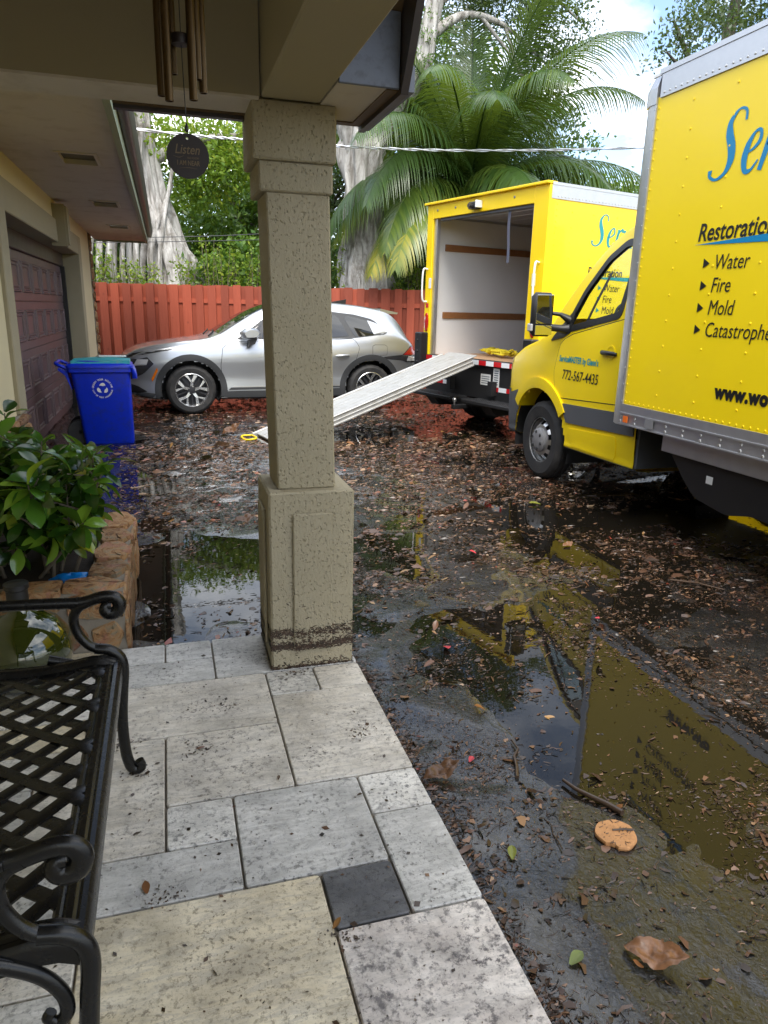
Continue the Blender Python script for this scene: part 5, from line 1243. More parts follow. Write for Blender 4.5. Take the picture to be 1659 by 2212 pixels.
for y, fl in ((YF+.022, 1), (YN-.022, -1)):
    leg = smooth_path([(-.165, y, .105), (-.158, y, .085), (-.172, y, .072), (-.190, y, .088), (-.202, y, .15), (-.204, y, .26), (-.196, y, .36), (-.188, y, .44), (-.196, y, .485), (-.225, y, .512), (-.265, y, .522)], 5)
    MB().tube([W(p) for p in leg], [.014]*6+[.0155]*(len(leg)-6), 10, flat=1.15).build('leg', M_bench, bench, 60)
    sup = smooth_path([(-.225, y, .512), (-.262, y, .522), (-.29, y, .545), (-.312, y, .585), (-.317, y, .63), (-.300, y, .662), (-.272, y, .676)], 5)
    MB().tube([W(p) for p in sup], .0125, 10, flat=1.2).build('arm_support', M_bench, bench, 60)
    armp = [(-.62, y, .690), (-.50, y, .688), (-.38, y, .682), (-.29, y, .678), (-.235, y, .690), (-.20, y, .688), (-.184, y, .668), (-.190, y, .642), (-.212, y, .634), (-.226, y, .646), (-.222, y, .660), (-.208, y, .660)]
    armp = smooth_path(armp, 5); m_ = len(armp)
    MB().tube([W(p) for p in armp], np.interp(np.arange(m_), [0, m_*.5, m_*.75, m_-1], [.011, .0135, .014, .009]), 10, flat=1.5).build('armrest', M_bench, bench, 60)
    MB().lathe([(.017, -.002), (.0165, .004), (.0145, .004)], 12, Matrix.Translation(W((-.302, y, .680))) @ Euler((0, PI/2, 0)).to_matrix().to_4x4()).build('collar', M_bench, bench, 50)
    br = smooth_path([(-.204, y, .42), (-.23, y, .45), (-.28, y, .465), (-.33, y, .45)], 4)+[]
    sc_ = smooth_path([(-.40, y, .50), (-.33, y, .475), (-.27, y, .435), (-.238, y, .385), (-.234, y, .345), (-.25, y, .325), (-.266, y, .338), (-.260, y, .352)], 5)
    MB().tube([W(p) for p in sc_], np.linspace(.013, .008, len(sc_)), 9, flat=1.3).build('scroll_bracket', M_bench, bench, 60)
    bl = smooth_path([(-.66, y, .06), (-.65, y, .30), (-.645, y, .49), (-.68, y, .70), (-.73, y, .92)], 6)
    MB().tube([W(p) for p in bl], .015, 10).build('rear_leg', M_bench, bench, 60)
rows = smooth_path([(-.73, YN-.02, .90), (-.735, YN+.25, .93), (-.735, (YN+YF)/2, .97), (-.735, YF-.25, .93), (-.73, YF+.02, .90)], 6)
MB().tube([W(p) for p in rows], .016, 10).build('top_rail', M_bench, bench, 60)
for k in range(-6, 12):
    for fam in (1, -1):
        pts = []
        for t_ in np.linspace(0, 1, 12):
            y = YN+k*.11+fam*t_*.42; 
            if YN < y < YF: pts.append((-.652-.07*t_, y, .52+.39*t_))
        if len(pts) > 4: MB().tube([W(p) for p in pts], .0075, 6, flat=.5).build('back_strap', M_bench, bench, 60)

# ================================================================== WIND CHIME
CH = (.06, 1.70, 2.75)
chime = thing('wind_chime', 'bronze tube wind chime with round engraved wooden sail under the porch ceiling', 'wind chime', CH)
TB = [(.020, 1.70, 1.962), (.034, 1.675, 1.948), (.046, 1.73, 2.012), (.082, 1.68, 1.955), (.094, 1.71, 2.002), (.106, 1.74, 1.985)]
for x, y, z in TB:
    MB().lathe([(.0085, 0), (.0085, .40), (.0068, .40), (.0068, 0), (.0085, 0)], 16, Matrix.Translation((x-CH[0], y-CH[1], z-CH[2]))).build('tube', M_tubech, chime, 40)
    MB().tube([(x-CH[0], y-CH[1], z+.40-CH[2]), ((x-CH[0])*.7, (y-CH[1])*.7, -.25)], .0008, 5).build('hanging_cord', M_black, chime)
MB().lathe([(0, -.012), (.052, -.012), (.055, 0), (.052, .012), (0, .012)], 32, Matrix.Translation((0, 0, -.25))).build('top_disc', M_chdisc, chime, 40)
MB().lathe([(0, -.009), (.018, -.009), (.0195, 0), (.018, .009), (0, .009)], 24, Matrix.Translation((.002, 0, 2.068-CH[2]))).build('striker', M_chdisc, chime, 40)
MB().tube([(0, 0, 0), (.003, 0, -.68), (.006, 0, 1.905-CH[2])], .0011, 6).build('sail_cord', M_black, chime)
MB().lathe([(.0, 0), (.004, .004), (.004, .012), (.0015, .018), (0, .02)], 10, Matrix.Translation((.006, 0, 1.897-CH[2]))).build('knot', M_black, chime, 60)
zc = 1.853-CH[2]; xc = .006; n = 48; V = []; rin = .0028; hz = .034
for y in (-.003, .003):
    for k in range(n): V.append((xc+.0435*math.cos(2*PI*k/n), y, zc+.0435*math.sin(2*PI*k/n)))
    for k in range(n): V.append((xc+rin*math.cos(2*PI*k/n), y, zc+hz+rin*math.sin(2*PI*k/n)))
F = []
for k in range(n):
    k2 = (k+1) % n; F += [(k, k2, n+k2, n+k), (2*n+k, 3*n+k, 3*n+k2, 2*n+k2), (k, 2*n+k, 2*n+k2, k2), (n+k, n+k2, 3*n+k2, 3*n+k)]
sail = MB().add(V, F).build('sail', M_chdisc, chime, 40)
def fs(x0, z0): return lambda a, b_: (xc+x0+a, -.0036, zc+z0+b_)
lettering('Listen', .026, fs(-.027, .004), M_chtext, sail, 'gold script word Listen', shear=.25, sx=.82, bold=.0002)
lettering('AND KNOW', .006, fs(-.002, -.0055), M_chtext, sail, 'tiny gold words', sx=.7)
lettering('I AM NEAR', .0135, fs(-.023, -.018), M_chtext, sail, 'gold words I AM NEAR', sx=.72, bold=.0002)
q = stroke([(-.018, -.024), (0, -.0225), (.018, -.024)], [.0003, .001, .0003], fs(0, 0)); q.build('flourish', M_chtext, sail)
q = stroke([(-.03, -.001), (-.018, -.0035), (-.008, .0005)], [.0003, .001, .0003], fs(0, 0)); q.build('flourish', M_chtext, sail)

# ================================================================== VEGETATION
def leaf_quads(C_, size, tone, flat=.0, aspect=.5, rng=RNG):
    n = len(C_); d = rng.normal(size=(n, 3)); d[:, 2] -= .35; d /= np.linalg.norm(d, axis=1, keepdims=True)
    u = rng.normal(size=(n, 3)); u[:, 2] *= (1-flat); s = np.cross(d, u); s /= np.linalg.norm(s, axis=1, keepdims=True)+1e-9
    nn = np.cross(d, s); L = (size*rng.uniform(.6, 1.3, n))[:, None]; w = L*aspect*rng.uniform(.7, 1.2, n)[:, None]
    V = np.stack([C_-d*L*.5, C_+s*w*.5+nn*L*.06, C_+d*L*.5-nn*L*.10, C_-s*w*.5+nn*L*.06], 1).reshape(-1, 3)
    return V, np.arange(n*4).reshape(n, 4), np.repeat(tone, 4)
def crown_pts(lobes, n, clump=.35, per=45, rng=RNG, hollow=.55):
    """lobes (x,y,z,rx,ry,rz): leaves gathered in clumps near the lobe surfaces"""
    vol = np.array([l[3]*l[4]+l[3]*l[5] for l in lobes]); vol = vol/vol.sum(); C_ = []; T = []
    nc = max(3, n//per)
    for q in rng.choice(len(lobes), nc, p=vol):
        l = lobes[q]; d = rng.normal(size=3); d /= np.linalg.norm(d); r_ = rng.uniform(hollow, 1.0)**.6
        c_ = np.array(l[:3])+d*r_*np.array(l[3:]); m_ = int(per*rng.uniform(.5, 1.5)); tt = np.clip(rng.normal(.5, .2), .05, .95)
        p = c_+rng.normal(size=(m_, 3))*np.array([clump, clump, clump*.6]); C_.append(p); T.append(np.clip(tt+rng.normal(0, .16, m_), 0, 1))
    return np.concatenate(C_), np.concatenate(T)
def crown(parent, lobes, n, size, mat_, name='crown', clump=.35, per=45, loc=(0, 0, 0), aspect=.5, hollow=.55):
    C_, T = crown_pts(lobes, n, clump, per, hollow=hollow); C_ = C_-np.array(loc); V, F, T = leaf_quads(C_, size, T, aspect=aspect)
    return link(name, np_mesh(name, V, F, T), mat_, parent)
def fluted(path, radii, n=36, amp=.22, fl=7, seed=0):
    P = [Vector(p) for p in path]; rows = []; m_ = len(P)
    for i, p in enumerate(P):
        t_ = (P[min(i+1, m_-1)]-P[max(i-1, 0)]).normalized(); u = t_.cross(Vector((0, 1, 0))).normalized(); w_ = t_.cross(u); ring_ = []
        for k in range(n+1):
            a = 2*PI*(k % n)/n; q = 1+amp*math.sin(fl*a+seed+.35*i)*.6+amp*math.sin((fl*2+1)*a+1.7*seed-.2*i)*.35+amp*.4*math.sin(3*a+.5*i)
            ring_.append(p+(u*math.cos(a)+w_*math.sin(a))*radii[i]*q)
        rows.append(ring_)
    return MB().sheet(rows)
def fpath(pts, radii, n=6):
    P = smooth_path(pts, n); return P, np.interp(np.linspace(0, 1, len(P)), np.linspace(0, 1, len(radii)), radii)
def limb(mb, pts, radii, n=9, k=5): P, R = fpath(pts, radii, k); mb.tube(P, R, n)

# ---- banyan-like ficus behind the left of the fence
L0 = (.45, 18.6, 0)
fl_ = thing('banyan_tree', 'pale leaning banyan trunk with hanging roots behind the fence, by the garage eave', 'tree', L0)
def lo(pts, o): return [(p[0]-o[0], p[1]-o[1], p[2]-o[2]) for p in pts]
P, R = fpath(lo([(.55, 18.6, -.1), (.48, 18.6, 1.2), (.36, 18.6, 2.2), (.08, 18.6, 3.1), (-.17, 18.6, 4.2), (-.30, 18.6, 5.6), (-.25, 18.7, 6.6), (-.1, 18.9, 7.2)], L0), [1.0, .74, .55, .38, .27, .24, .23, .17])
fluted(P, R, 44, .26, 6, 1).build('trunk', M_ficus, fl_, 60)
r = random.Random(3)
for k in range(13):
    x = -1.45+k*.115+r.uniform(-.04, .04); y = 18.2+r.uniform(-.3, .4); rr = r.uniform(.035, .085); tp_ = r.uniform(3.2, 4.6)
    mb = MB(); limb(mb, lo([(x+r.uniform(-.1, .1), y, -.1), (x+r.uniform(-.05, .05), y, 1.6), (x+r.uniform(-.03, .08), y, 2.8), (x+.25+r.uniform(0, .3), y+.2, tp_+.8)], L0), [rr*1.5, rr, rr*.9, rr*.7], 8); mb.build('aerial_root', M_ficus, fl_, 60)
mb = MB(); limb(mb, lo([(-.25, 18.6, 5.2), (-1.2, 18.4, 5.9), (-2.2, 18.3, 6.6)], L0), [.2, .16, .1]); limb(mb, lo([(-.25, 18.6, 4.6), (.8, 18.7, 5.2), (2.2, 18.9, 5.5)], L0), [.15, .10, .05]) 
mb.build('limbs', M_ficus, fl_, 60)
crown(fl_, [(.9, 19.0, 5.1, 1.2, .9, .6), (-1.7, 18.6, 5.9, 1.3, 1.2, .7), (2.2, 19.2, 5.2, 1.1, .9, .6), (1.1, 19.3, 4.6, .9, .7, .5)], 11000, .13, F_light, clump=.30, loc=L0)

# ---- central ficus whose limb climbs to the right and spreads small leaves overhead
C0 = (4.40, 16.3, 0)
fc = thing('ficus_tree', 'tall pale-barked ficus with forked trunk and curving right limb behind the fence', 'tree', C0)
s_ = 16.3/17.5
def q5(x, z): return (x*s_, 16.3, 1.55+(z-1.55)*s_)
P, R = fpath(lo([q5(4.72, -.2), q5(4.72, 1.2), q5(4.70, 2.3), q5(4.70, 3.35), q5(4.62, 4.35), q5(4.60, 5.1), q5(4.72, 5.6)], C0), [.85, .66, .56, .40, .38, .46, .30])
fluted(P, R, 44, .24, 6, 4).build('trunk', M_ficus, fc, 60)
P, R = fpath(lo([q5(4.62, 5.0), q5(5.02, 5.55), q5(5.35, 6.05), q5(5.72, 6.55), q5(5.98, 7.0), q5(6.12, 7.6), q5(6.25, 8.3), q5(6.6, 9.3)], C0), [.34, .27, .24, .23, .20, .19, .17, .12])
fluted(P, R, 24, .16, 4, 2).build('main_limb', M_ficus, fc, 60)
mb = MB()
limb(mb, lo([q5(4.55, 4.7), q5(4.25, 5.4), q5(3.9, 6.2), q5(3.5, 7.2)], C0), [.28, .20, .15, .1])
limb(mb, lo([q5(6.15, 7.6), q5(7.0, 8.1), q5(8.0, 8.0), q5(9.2, 7.3)], C0), [.12, .08, .05, .02]); limb(mb, lo([q5(6.3, 8.3), q5(7.4, 8.9), q5(8.8, 8.9), q5(10, 8.3)], C0), [.12, .08, .05, .02])
limb(mb, lo([q5(7.4, 8.1), q5(8.2, 7.4), q5(8.9, 6.6)], C0), [.05, .03, .012]); limb(mb, lo([q5(6.6, 9.2), q5(6.0, 10), q5(5.0, 10.6)], C0), [.1, .07, .04]); limb(mb, lo([q5(8.0, 8.0), q5(8.5, 7.0), q5(9.3, 6.1)], C0), [.04, .025, .01])
mb.build('limbs', M_ficus, fc, 60)
crown(fc, [(x_*.93, 16.1+.2*k_, 1.55+(z_-1.55)*.93, a_*.93, .9, c_*.93) for k_, (x_, z_, a_, c_) in enumerate([(8.0, 8.6, 1.1, .7), (9.2, 8.1, .9, .7), (9.2, 7.2, .7, .55), (8.6, 9.4, 1.5, .8), (9.5, 6.6, .4, .4), (7.2, 9.0, .9, .6), (4.6, 8.6, 1.0, .6), (3.5, 7.5, .9, .6)])], 14500, .10, F_oak, clump=.21, per=34, loc=C0)
vl = [(*q5(5.1, 5.7), .30, .3, .35), (*q5(5.5, 6.2), .30, .3, .35), (*q5(5.9, 6.9), .3, .3, .4), (*q5(6.15, 7.7), .28, .3, .5), (*q5(4.6, 5.5), .35, .3, .3)]
crown(fc, vl, 2600, .10, F_mid, 'climbing_vine', .12, 26, C0, .3)

# ---- coconut palm
P0 = (6.85, 16.35, 0)
palm = thing('coconut_palm', 'coconut palm with long arching fronds and green nuts behind the open truck', 'palm', P0)
P, R = fpath([(.25, 0, -.1), (.12, 0, 1.4), (0, 0, 2.8), (0, 0, 4.0)], [.24, .17, .15, .17]); MB().tube(P, R, 16).build('trunk', M_palmtr, palm, 60)
ctr = Vector((0, 0, 4.05))
def frond(az, el, L, droop, tone, seed, twist=0):
    rr = random.Random(seed); d0 = Vector((math.cos(az)*math.cos(el), math.sin(az)*math.cos(el), math.sin(el))); pts = [ctr+d0*.12]; d = d0.copy(); n = 26
    for i in range(n):
        d = (d+Vector((0, 0, -droop*(.35+1.3*i/n)/n))).normalized(); pts.append(pts[-1]+d*L/n)
    mb = MB(); mb.tube(pts, np.linspace(.032, .005, len(pts)), 6); T = [tone]*len(mb.v)
    side0 = Vector((-math.sin(az), math.cos(az), 0))
    for i in range(3, n+1):
        for half in range(3):
            fr_ = i-1+half/3+.16; i0 = int(min(fr_, n-1)); p = pts[i0].lerp(pts[i0+1], fr_-i0); t_ = (pts[i0+1]-pts[i0]).normalized()
            s0 = (side0-t_*side0.dot(t_)).normalized(); nrm = s0.cross(t_); q = fr_/n
            ll = L*.31*math.sin(PI*min(1, .12+q*.86))**.75*rr.uniform(.85, 1.1)
            for sg in (1, -1):
                dl = (s0*sg*math.cos(.2)+t_*(.55+.5*q)+nrm*(.12*sg*0+.10)+Vector((0, 0, -.12))).normalized(); w_ = .021*(1-.2*q); V = []; pp = p.copy(); m_ = 5
                bw = (t_-dl*t_.dot(dl)).normalized()
                for j in range(m_):
                    ww = w_*(1-(j/(m_-1))**1.6)+.0015; V += [pp+bw*ww, pp-bw*ww]
                    dl = (dl+Vector((0, 0, -.30-.25*rr.random()))).normalized() if j else dl; pp = pp+dl*ll/(m_-1)
                mb.add(V, [(2*j, 2*j+1, 2*j+3, 2*j+2) for j in range(m_-1)]); tt = min(1, max(0, tone+rr.gauss(0, .07)+.12*(q > .8)*rr.random())); T += [tt]*len(V)
    me_ = np_mesh('frond', [tuple(v) for v in mb.v], [f if len(f) == 4 else (f[0], f[1], f[2], f[3]) for f in mb.f], T)
    o = link('frond', me_, F_palm, palm)
FR = []
FR += [(1.4, 1.45, 4.1, .9, .30), (2.4, 1.28, 4.0, 1.3, .25), (.3, 1.30, 4.0, 1.3, .30), (-1.2, 1.25, 3.8, 1.2, .35), (3.4, 1.15, 3.8, 1.7, .22), (-.35, 1.05, 3.8, 1.9, .35), (.9, 1.1, 3.8, 1.6, .25), (2.9, .85, 3.6, 2.0, .22), (-2.2, 1.0, 3.5, 1.9, .45),
       (-.05, .75, 3.7, 2.3, .30), (3.75, .60, 3.5, 2.2, .30), (-.75, .65, 3.4, 2.4, .45), (1.9, .7, 3.5, 2.2, .25), (-1.6, .55, 3.0, 2.6, .70), (-2.5, .35, 3.2, 2.3, .62), (-.35, .35, 3.3, 2.6, .50), (.35, .4, 3.3, 2.4, .4), (3.3, .35, 3.2, 2.0, .70), (-2.05, .15, 2.7, 2.3, .78), (3.9, .1, 3.3, 1.7, .80), (-2.6, .05, 3.2, 1.7, .84), (-1.1, .05, 2.6, 2.3, .70), (2.5, .1, 3.0, 2.2, .3), (.1, -.15, 2.8, 1.8, .5)]
rr_ = random.Random(17)
for k in range(14): FR.append((rr_.uniform(0, 6.28), rr_.uniform(.1, 1.2), rr_.uniform(3.3, 4.2), rr_.uniform(1.6, 2.6), rr_.uniform(.12, .45)))
for k, (az, el, L, dr_, tn) in enumerate(FR): frond(az, el, L*1.22, dr_, tn, 100+k)
M_nut = mat('green_coconut', (.16, .18, .03), .45, var=.25, vs=8)
r = random.Random(8)
for k in range(8):
    a = 2*PI*k/8; MB().lathe([(0, -.13), (.07, -.11), (.11, -.03), (.105, .05), (.06, .12), (0, .135)], 14, Matrix.Translation((.22*math.cos(a), .22*math.sin(a), 3.72+r.uniform(-.14, .1)))).build('coconut', M_nut, palm, 60)

# ---- trees far behind: each its own trunk and crown
BT = [(-5.0, 23.5, 7.5, 2.6, F_mid, 'bright green leafy tree far behind the garage end'), (-1.8, 24.5, 6.0, 2.8, F_light, 'yellow-green tree far behind the banyan'), (2.2, 22.6, 5.7, 2.6, F_mid, 'tall mid-green tree directly behind the porch column'),
      (5.0, 25.5, 9.0, 2.8, F_oak, 'dusky small-leaved tree rising behind the ficus fork'), (7.6, 23.0, 9.4, 2.8, F_deep, 'dark green tree massed behind the palm'), (10.9, 25.5, 9.2, 3.0, F_deep, 'dark tree behind the right side of the palm crown'),
      (14.4, 26.0, 6.2, 2.6, F_oak, 'low olive tree showing between palm and near truck'), (18.5, 27, 6.4, 2.8, F_mid, 'far tree hidden mostly behind the near truck'), (-9.0, 22.0, 8.0, 2.8, F_deep, 'dark tree far left behind the house')]
for k, (x, y, h, w_, fm, lab) in enumerate(BT):
    o0 = (x, y, 0); tr_ = thing('background_tree', lab, 'tree', o0, 0, 'trees beyond the fence'); r = random.Random(60+k); mb = MB()
    limb(mb, [(0, 0, -.1), (.1, 0, h*.25), (r.uniform(-.3, .3), 0, h*.55), (r.uniform(-.5, .5), .2, h*.9)], [.26, .2, .14, .05])
    for j in range(6):
        a = r.uniform(0, 6.28); z0 = h*r.uniform(.2, .6); limb(mb, [(.05, 0, z0), (math.cos(a)*w_*.4, math.sin(a)*w_*.4, z0+h*.12), (math.cos(a)*w_*.85, math.sin(a)*w_*.85, z0+h*.22)], [.10, .06, .02], 7)
    mb.build('trunk', M_bark, tr_, 60)
    lobes = [(r.uniform(-.6, .6)*w_, r.uniform(-.5, .5)*w_, h*q, w_*r.uniform(.5, .75), w_*r.uniform(.5, .75), h*.14) for q in (.18, .26, .34, .42, .5, .58, .66, .74, .82, .9)]
    crown(tr_, lobes, 21000, .19, fm, clump=.36, per=50)
# understorey bushes right behind the fence
UB = [(1.35, 17.9, 2.5, .75, F_mid, 'glossy mid-green bush left of the column above the fence'), (2.3, 17.6, 3.0, .8, F_mid, 'tall leafy green bush beside the banyan trunk'), (3.2, 18.6, 3.6, .9, F_deep, 'dark bush left of the ficus trunk'), (6.3, 17.9, 3.0, .9, F_deep, 'dark bush right of the ficus trunk'), (7.9, 17.0, 3.2, .9, F_deep, 'dark bush at the palm foot'),
      (-2.3, 19.6, 3.6, .9, F_mid, 'green bush at far left behind the hanging roots'), (9.6, 16.6, 3.4, .9, F_light, 'pale green bush above the open truck roof'), (-.9, 20.2, 4.2, 1.0, F_deep, 'shaded bush deep behind the hanging roots'), (11.9, 17.5, 3.4, 1.1, F_oak, 'olive scrub between the two trucks')]
for k, (x, y, h, w_, fm, lab) in enumerate(UB):
    o0 = (x, y, 0); tr_ = thing('understorey_bush', lab, 'bush', o0, 0, 'bushes behind the fence'); r = random.Random(90+k); mb = MB()
    for j in range(7):
        a = r.uniform(0, 6.28); limb(mb, [(.06*math.cos(a), .06*math.sin(a), -.1), (w_*.25*math.cos(a), w_*.25*math.sin(a), h*.5), (w_*.6*math.cos(a), w_*.6*math.sin(a), h*.9)], [.03, .02, .008], 6)
    mb.build('stems', M_stem, tr_, 60)
    lobes = [(r.uniform(-.5, .5)*w_, r.uniform(-.5, .5)*w_, h*q, w_*.7, w_*.7, h*.16) for q in (.3, .42, .55, .65, .75, .88)]
    crown(tr_, lobes, 5200, .15 if fm is F_mid else .12, fm, clump=.22, per=30)
# slim lime-green hedge plants standing along the fence
HP = [(218, 2.75), (252, 2.62), (300, 2.7), (330, 2.45), (405, 2.65), (455, 3.0), (480, 2.85), (520, 2.7), (545, 2.75), (738, 2.85), (762, 2.6), (800, 2.6), (832, 2.4), (880, 2.75), (905, 2.75)]
for k, (px, h) in enumerate(HP):
    t_ = (px-204)/(897-204); x = -1.55+t_*7.15; y = 17.55-t_*2.0+.25+.1*(k % 3)
    o0 = (x, y, 0); tr_ = thing('hedge_plant', 'slender lime-green hedge plant above the red fence, %s from the garage end' % ['first', 'second', 'third', 'fourth', 'fifth', 'sixth', 'seventh', 'eighth', 'ninth', 'tenth', 'eleventh', 'twelfth', 'thirteenth', 'fourteenth', 'fifteenth'][k], 'plant', o0, 0, 'lime hedge plants along the fence'); r = random.Random(120+k); mb = MB(); cc = []; T = []
    for j in range(6):
        a = r.uniform(0, 6.28); w_ = r.uniform(.08, .30); e = (w_*math.cos(a), w_*math.sin(a)*.7, h*r.uniform(.84, 1.02)); m0 = (e[0]*.45, e[1]*.45, h*.6)
        P, R = fpath([(.03*math.cos(a), .03*math.sin(a), -.1), m0, e], [.014, .011, .004], 6); mb.tube(P, R, 5)
        for p in P[5:]:
            for q in range(r.randint(5, 9)): cc.append((p.x+r.gauss(0, .07), p.y+r.gauss(0, .07), p.z+r.gauss(0, .06))); T.append(min(1, max(0, r.gauss(.55, .25))))
    mb.build('stems', M_stem, tr_, 60)
    V, F, T = leaf_quads(np.array(cc), .085, np.array(T)); link('leaves', np_mesh('leaves', V, F, T), F_light, tr_)
# tree over the roof of the near truck
R0_ = (12.6, 15.5, 0)
rt3 = thing('oak_tree', 'small-leaved oak crown rising above the roof of the near truck', 'tree', R0_); mb = MB()
limb(mb, [(0, 0, -.1), (.1, 0, 3), (-.1, 0, 6), (.2, 0, 9.5)], [.35, .28, .2, .08]); limb(mb, [(0, 0, 5), (-.9, -.3, 6.6), (-1.9, -.6, 7.6)], [.14, .09, .03]); limb(mb, [(0, 0, 6), (.9, -.3, 7.6), (1.4, -.6, 9.0)], [.14, .09, .03]); limb(mb, [(-.6, -.2, 6.1), (-1.4, -.6, 6.6), (-2.2, -.9, 6.9)], [.07, .05, .02])
mb.build('trunk', M_bark, rt3, 60)
crown(rt3, [(-1.2, -.6, 7.4, .9, .9, .55), (-.2, -.4, 8.3, 1.2, 1.2, .8), (.9, -.3, 8.6, 1.3, 1.2, .9), (-1.9, -.8, 6.9, .45, .5, .35), (.6, 0, 9.7, 1.6, 1.4, 1.0), (.2, -.2, 7.0, 1.0, .8, .5)], 9000, .11, F_oak, clump=.2, per=36)

# ---- overhead cables
def cable(pts, r_, lab, tw=0):
    P = smooth_path(pts, 26); mb = MB()
    if tw:
        for s in (0, PI): mb.tube([p+Vector((0, math.cos(i*.75+s)*r_*1.1, math.sin(i*.75+s)*r_*1.1)) for i, p in enumerate(P)], r_, 6)
    else: mb.tube(P, r_, 6)
    mb.build('overhead_cable', M_cable if not tw else M_alu, None, 60, label=lab, cat='cable', group='overhead cables')
cable([(-7, 14.2, 4.62), (-.32, 14.1, 4.42), (1.54, 14, 4.39), (3.22, 14, 4.42), (5.68, 14, 4.54), (9.52, 14, 4.89), (16, 14, 5.6)], .014, 'thick twisted overhead service cable crossing in front of the palm', 1)
cable([(-6, 16.4, 2.55), (-.28, 16.4, 2.88), (2.01, 16.4, 3.06), (3.69, 16.4, 3.26), (5.92, 16.4, 3.50), (12, 16.4, 4.2)], .008, 'upper of two thin wires sagging low above the fence')
cable([(-6, 16.5, 2.45), (2.01, 16.5, 2.95), (3.69, 16.5, 3.18), (5.92, 16.5, 3.42), (12, 16.5, 4.1)], .008, 'lower of two thin wires sagging low above the fence')

# ================================================================== LITTER
def surf(x, y): return float(max(ground_h(np.array([x]), np.array([y]))[0], 0))
rg = np.random.default_rng(21)
def P3(xy, z): return np.concatenate([xy, z[:, None]], 1)
def dens(x, y):
    g_ = ground_h(x, y); q = np.clip((fbm(x*1.2+9+.5*y, y*1.5, 31, 4)-.36)*3.6, 0, 1)*np.clip((fbm(x*4.2+2, y*4.2, 47, 3)-.22)*2.4, 0, 1)
    q = .10+q; q = np.where(g_ < -.008, q*np.where((y < 2.6) & (x > .7), .75, .28), q); q = np.where(np.abs(g_) < .006, q*1.3, q)
    q = np.where(x > 3.1+.10*y, q*.35, q); q = np.where(((x-1.45)/.4)**2+((y-2.35)/.5)**2 < 1, q*.4, q)
    q = np.where(x < .9-.02*y, q*1.15, q); return np.clip(q+np.where(y > 5, .25, 0), 0, 1)
def outside(x, y): return ~((x < .74) & (y < 3.13)) & ~((x < -.20) & (y < 4.4)) & ~((x < -.32) & (np.abs(y-8.8) < .3))
CX_, CY_, SZ = [], [], []
for x0, x1, y0, y1, n, ms in ((.72, 4.2, .55, 4.4, 70000, 1.0), (.72, 4.4, .55, 5.0, 3600, 2.3), (.72, 3.6, .55, 3.2, 60000, .5), (-.5, 5.4, 3.2, 8.2, 64000, 1.7), (-1.1, 7.0, 7.5, 14.0, 34000, 3.0)):
    x = rg.uniform(x0, x1, n); y = rg.uniform(y0, y1, n); k = rg.random(n) < dens(x, y)*.85; CX_.append(x[k]); CY_.append(y[k]); SZ.append(np.full(k.sum(), ms))
for x0, x1, y0, y1, nc, ms in ((.76, 3.6, .7, 4.2, 900, 1.1), (-.3, 5.0, 3.4, 8.5, 600, 1.7)):      # raked-up mats of fibre and bark
    x = rg.uniform(x0, x1, nc); y = rg.uniform(y0, y1, nc); k = rg.random(nc) < dens(x, y)*1.2
    for cx, cy in zip(x[k], y[k]):
        m_ = int(rg.integers(14, 60)); an = rg.normal(.5, .5); sx_, sy_ = rg.uniform(.03, .13)*ms**.5, rg.uniform(.012, .035)*ms**.5; p = rg.normal(size=(m_, 2))*[sx_, sy_]
        CX_.append(cx+p[:, 0]*math.cos(an)-p[:, 1]*math.sin(an)); CY_.append(cy+p[:, 0]*math.sin(an)+p[:, 1]*math.cos(an)); SZ.append(np.full(m_, ms*rg.uniform(.7, 1.3)))
for k in range(70):                                                     # drift caught along the porch edge
    yy_ = rg.uniform(.6, 3.0); m_ = 24; CX_.append(.745+np.abs(rg.normal(0, .03, m_))); CY_.append(yy_+rg.normal(0, .05, m_)); SZ.append(np.full(m_, 1.0))
px = np.concatenate(CX_); py = np.concatenate(CY_); sz = np.concatenate(SZ); ok = outside(px, py); px, py, sz = px[ok], py[ok], sz[ok]; n = len(px)
gh = np.maximum(ground_h(px, py), 0)
L = (rg.gamma(1.7, .0058, n)+.005)*sz; wd = L*rg.uniform(.12, .60, n); a = rg.normal(.45, .8, n)+PI*(rg.random(n) < .5); lift = rg.uniform(0, .40, n)*L; l2 = rg.uniform(0, .25, n)*L
u = np.stack([np.cos(a), np.sin(a)], 1); v = np.stack([-np.sin(a), np.cos(a)], 1)
c_ = np.stack([px, py], 1); zz = gh+.0012
thin = rg.random(n) < .55; wd = np.where(thin, L*rg.uniform(.05, .16, n), L*rg.uniform(.25, .75, n)); L = np.where(thin, L*1.25, L*.85); bend = rg.normal(0, .16, n)*L
def cor(su, sv, bd): return c_+u*(L*su*rg.uniform(.7, 1.1, n))[:, None]*.5+v*(wd*sv*rg.uniform(.35, 1.3, n)*.5+bend*bd)[:, None]
V = np.stack([P3(cor(-1, -.5, 0), zz), P3(cor(-1, .5, 0), zz+l2*.5), P3(cor(.1, 1, 1), zz+l2), P3(cor(.05, -1, 1), zz+lift*.15), P3(cor(1, .45, -.2), zz+lift*.55), P3(cor(1, -.45, -.2), zz+lift*.4)], 1).reshape(-1, 3)
k6 = np.arange(n)[:, None]*6; FL_ = np.concatenate([k6+np.array([[0, 3, 2, 1]]), k6+np.array([[3, 5, 4, 2]])])
tone = np.clip(rg.beta(1.5, 2.6, n)+np.clip((py-2.8)*.07, 0, .22), 0, .99); tone[rg.random(n) < .006] = 1.0
tag(link('leaf_litter', np_mesh('leaf_litter', V, FL_, np.repeat(tone, 6)), F_litter), 'fine brown leaf and bark litter floating and stranded on the driveway', 'leaf litter', kind='stuff')
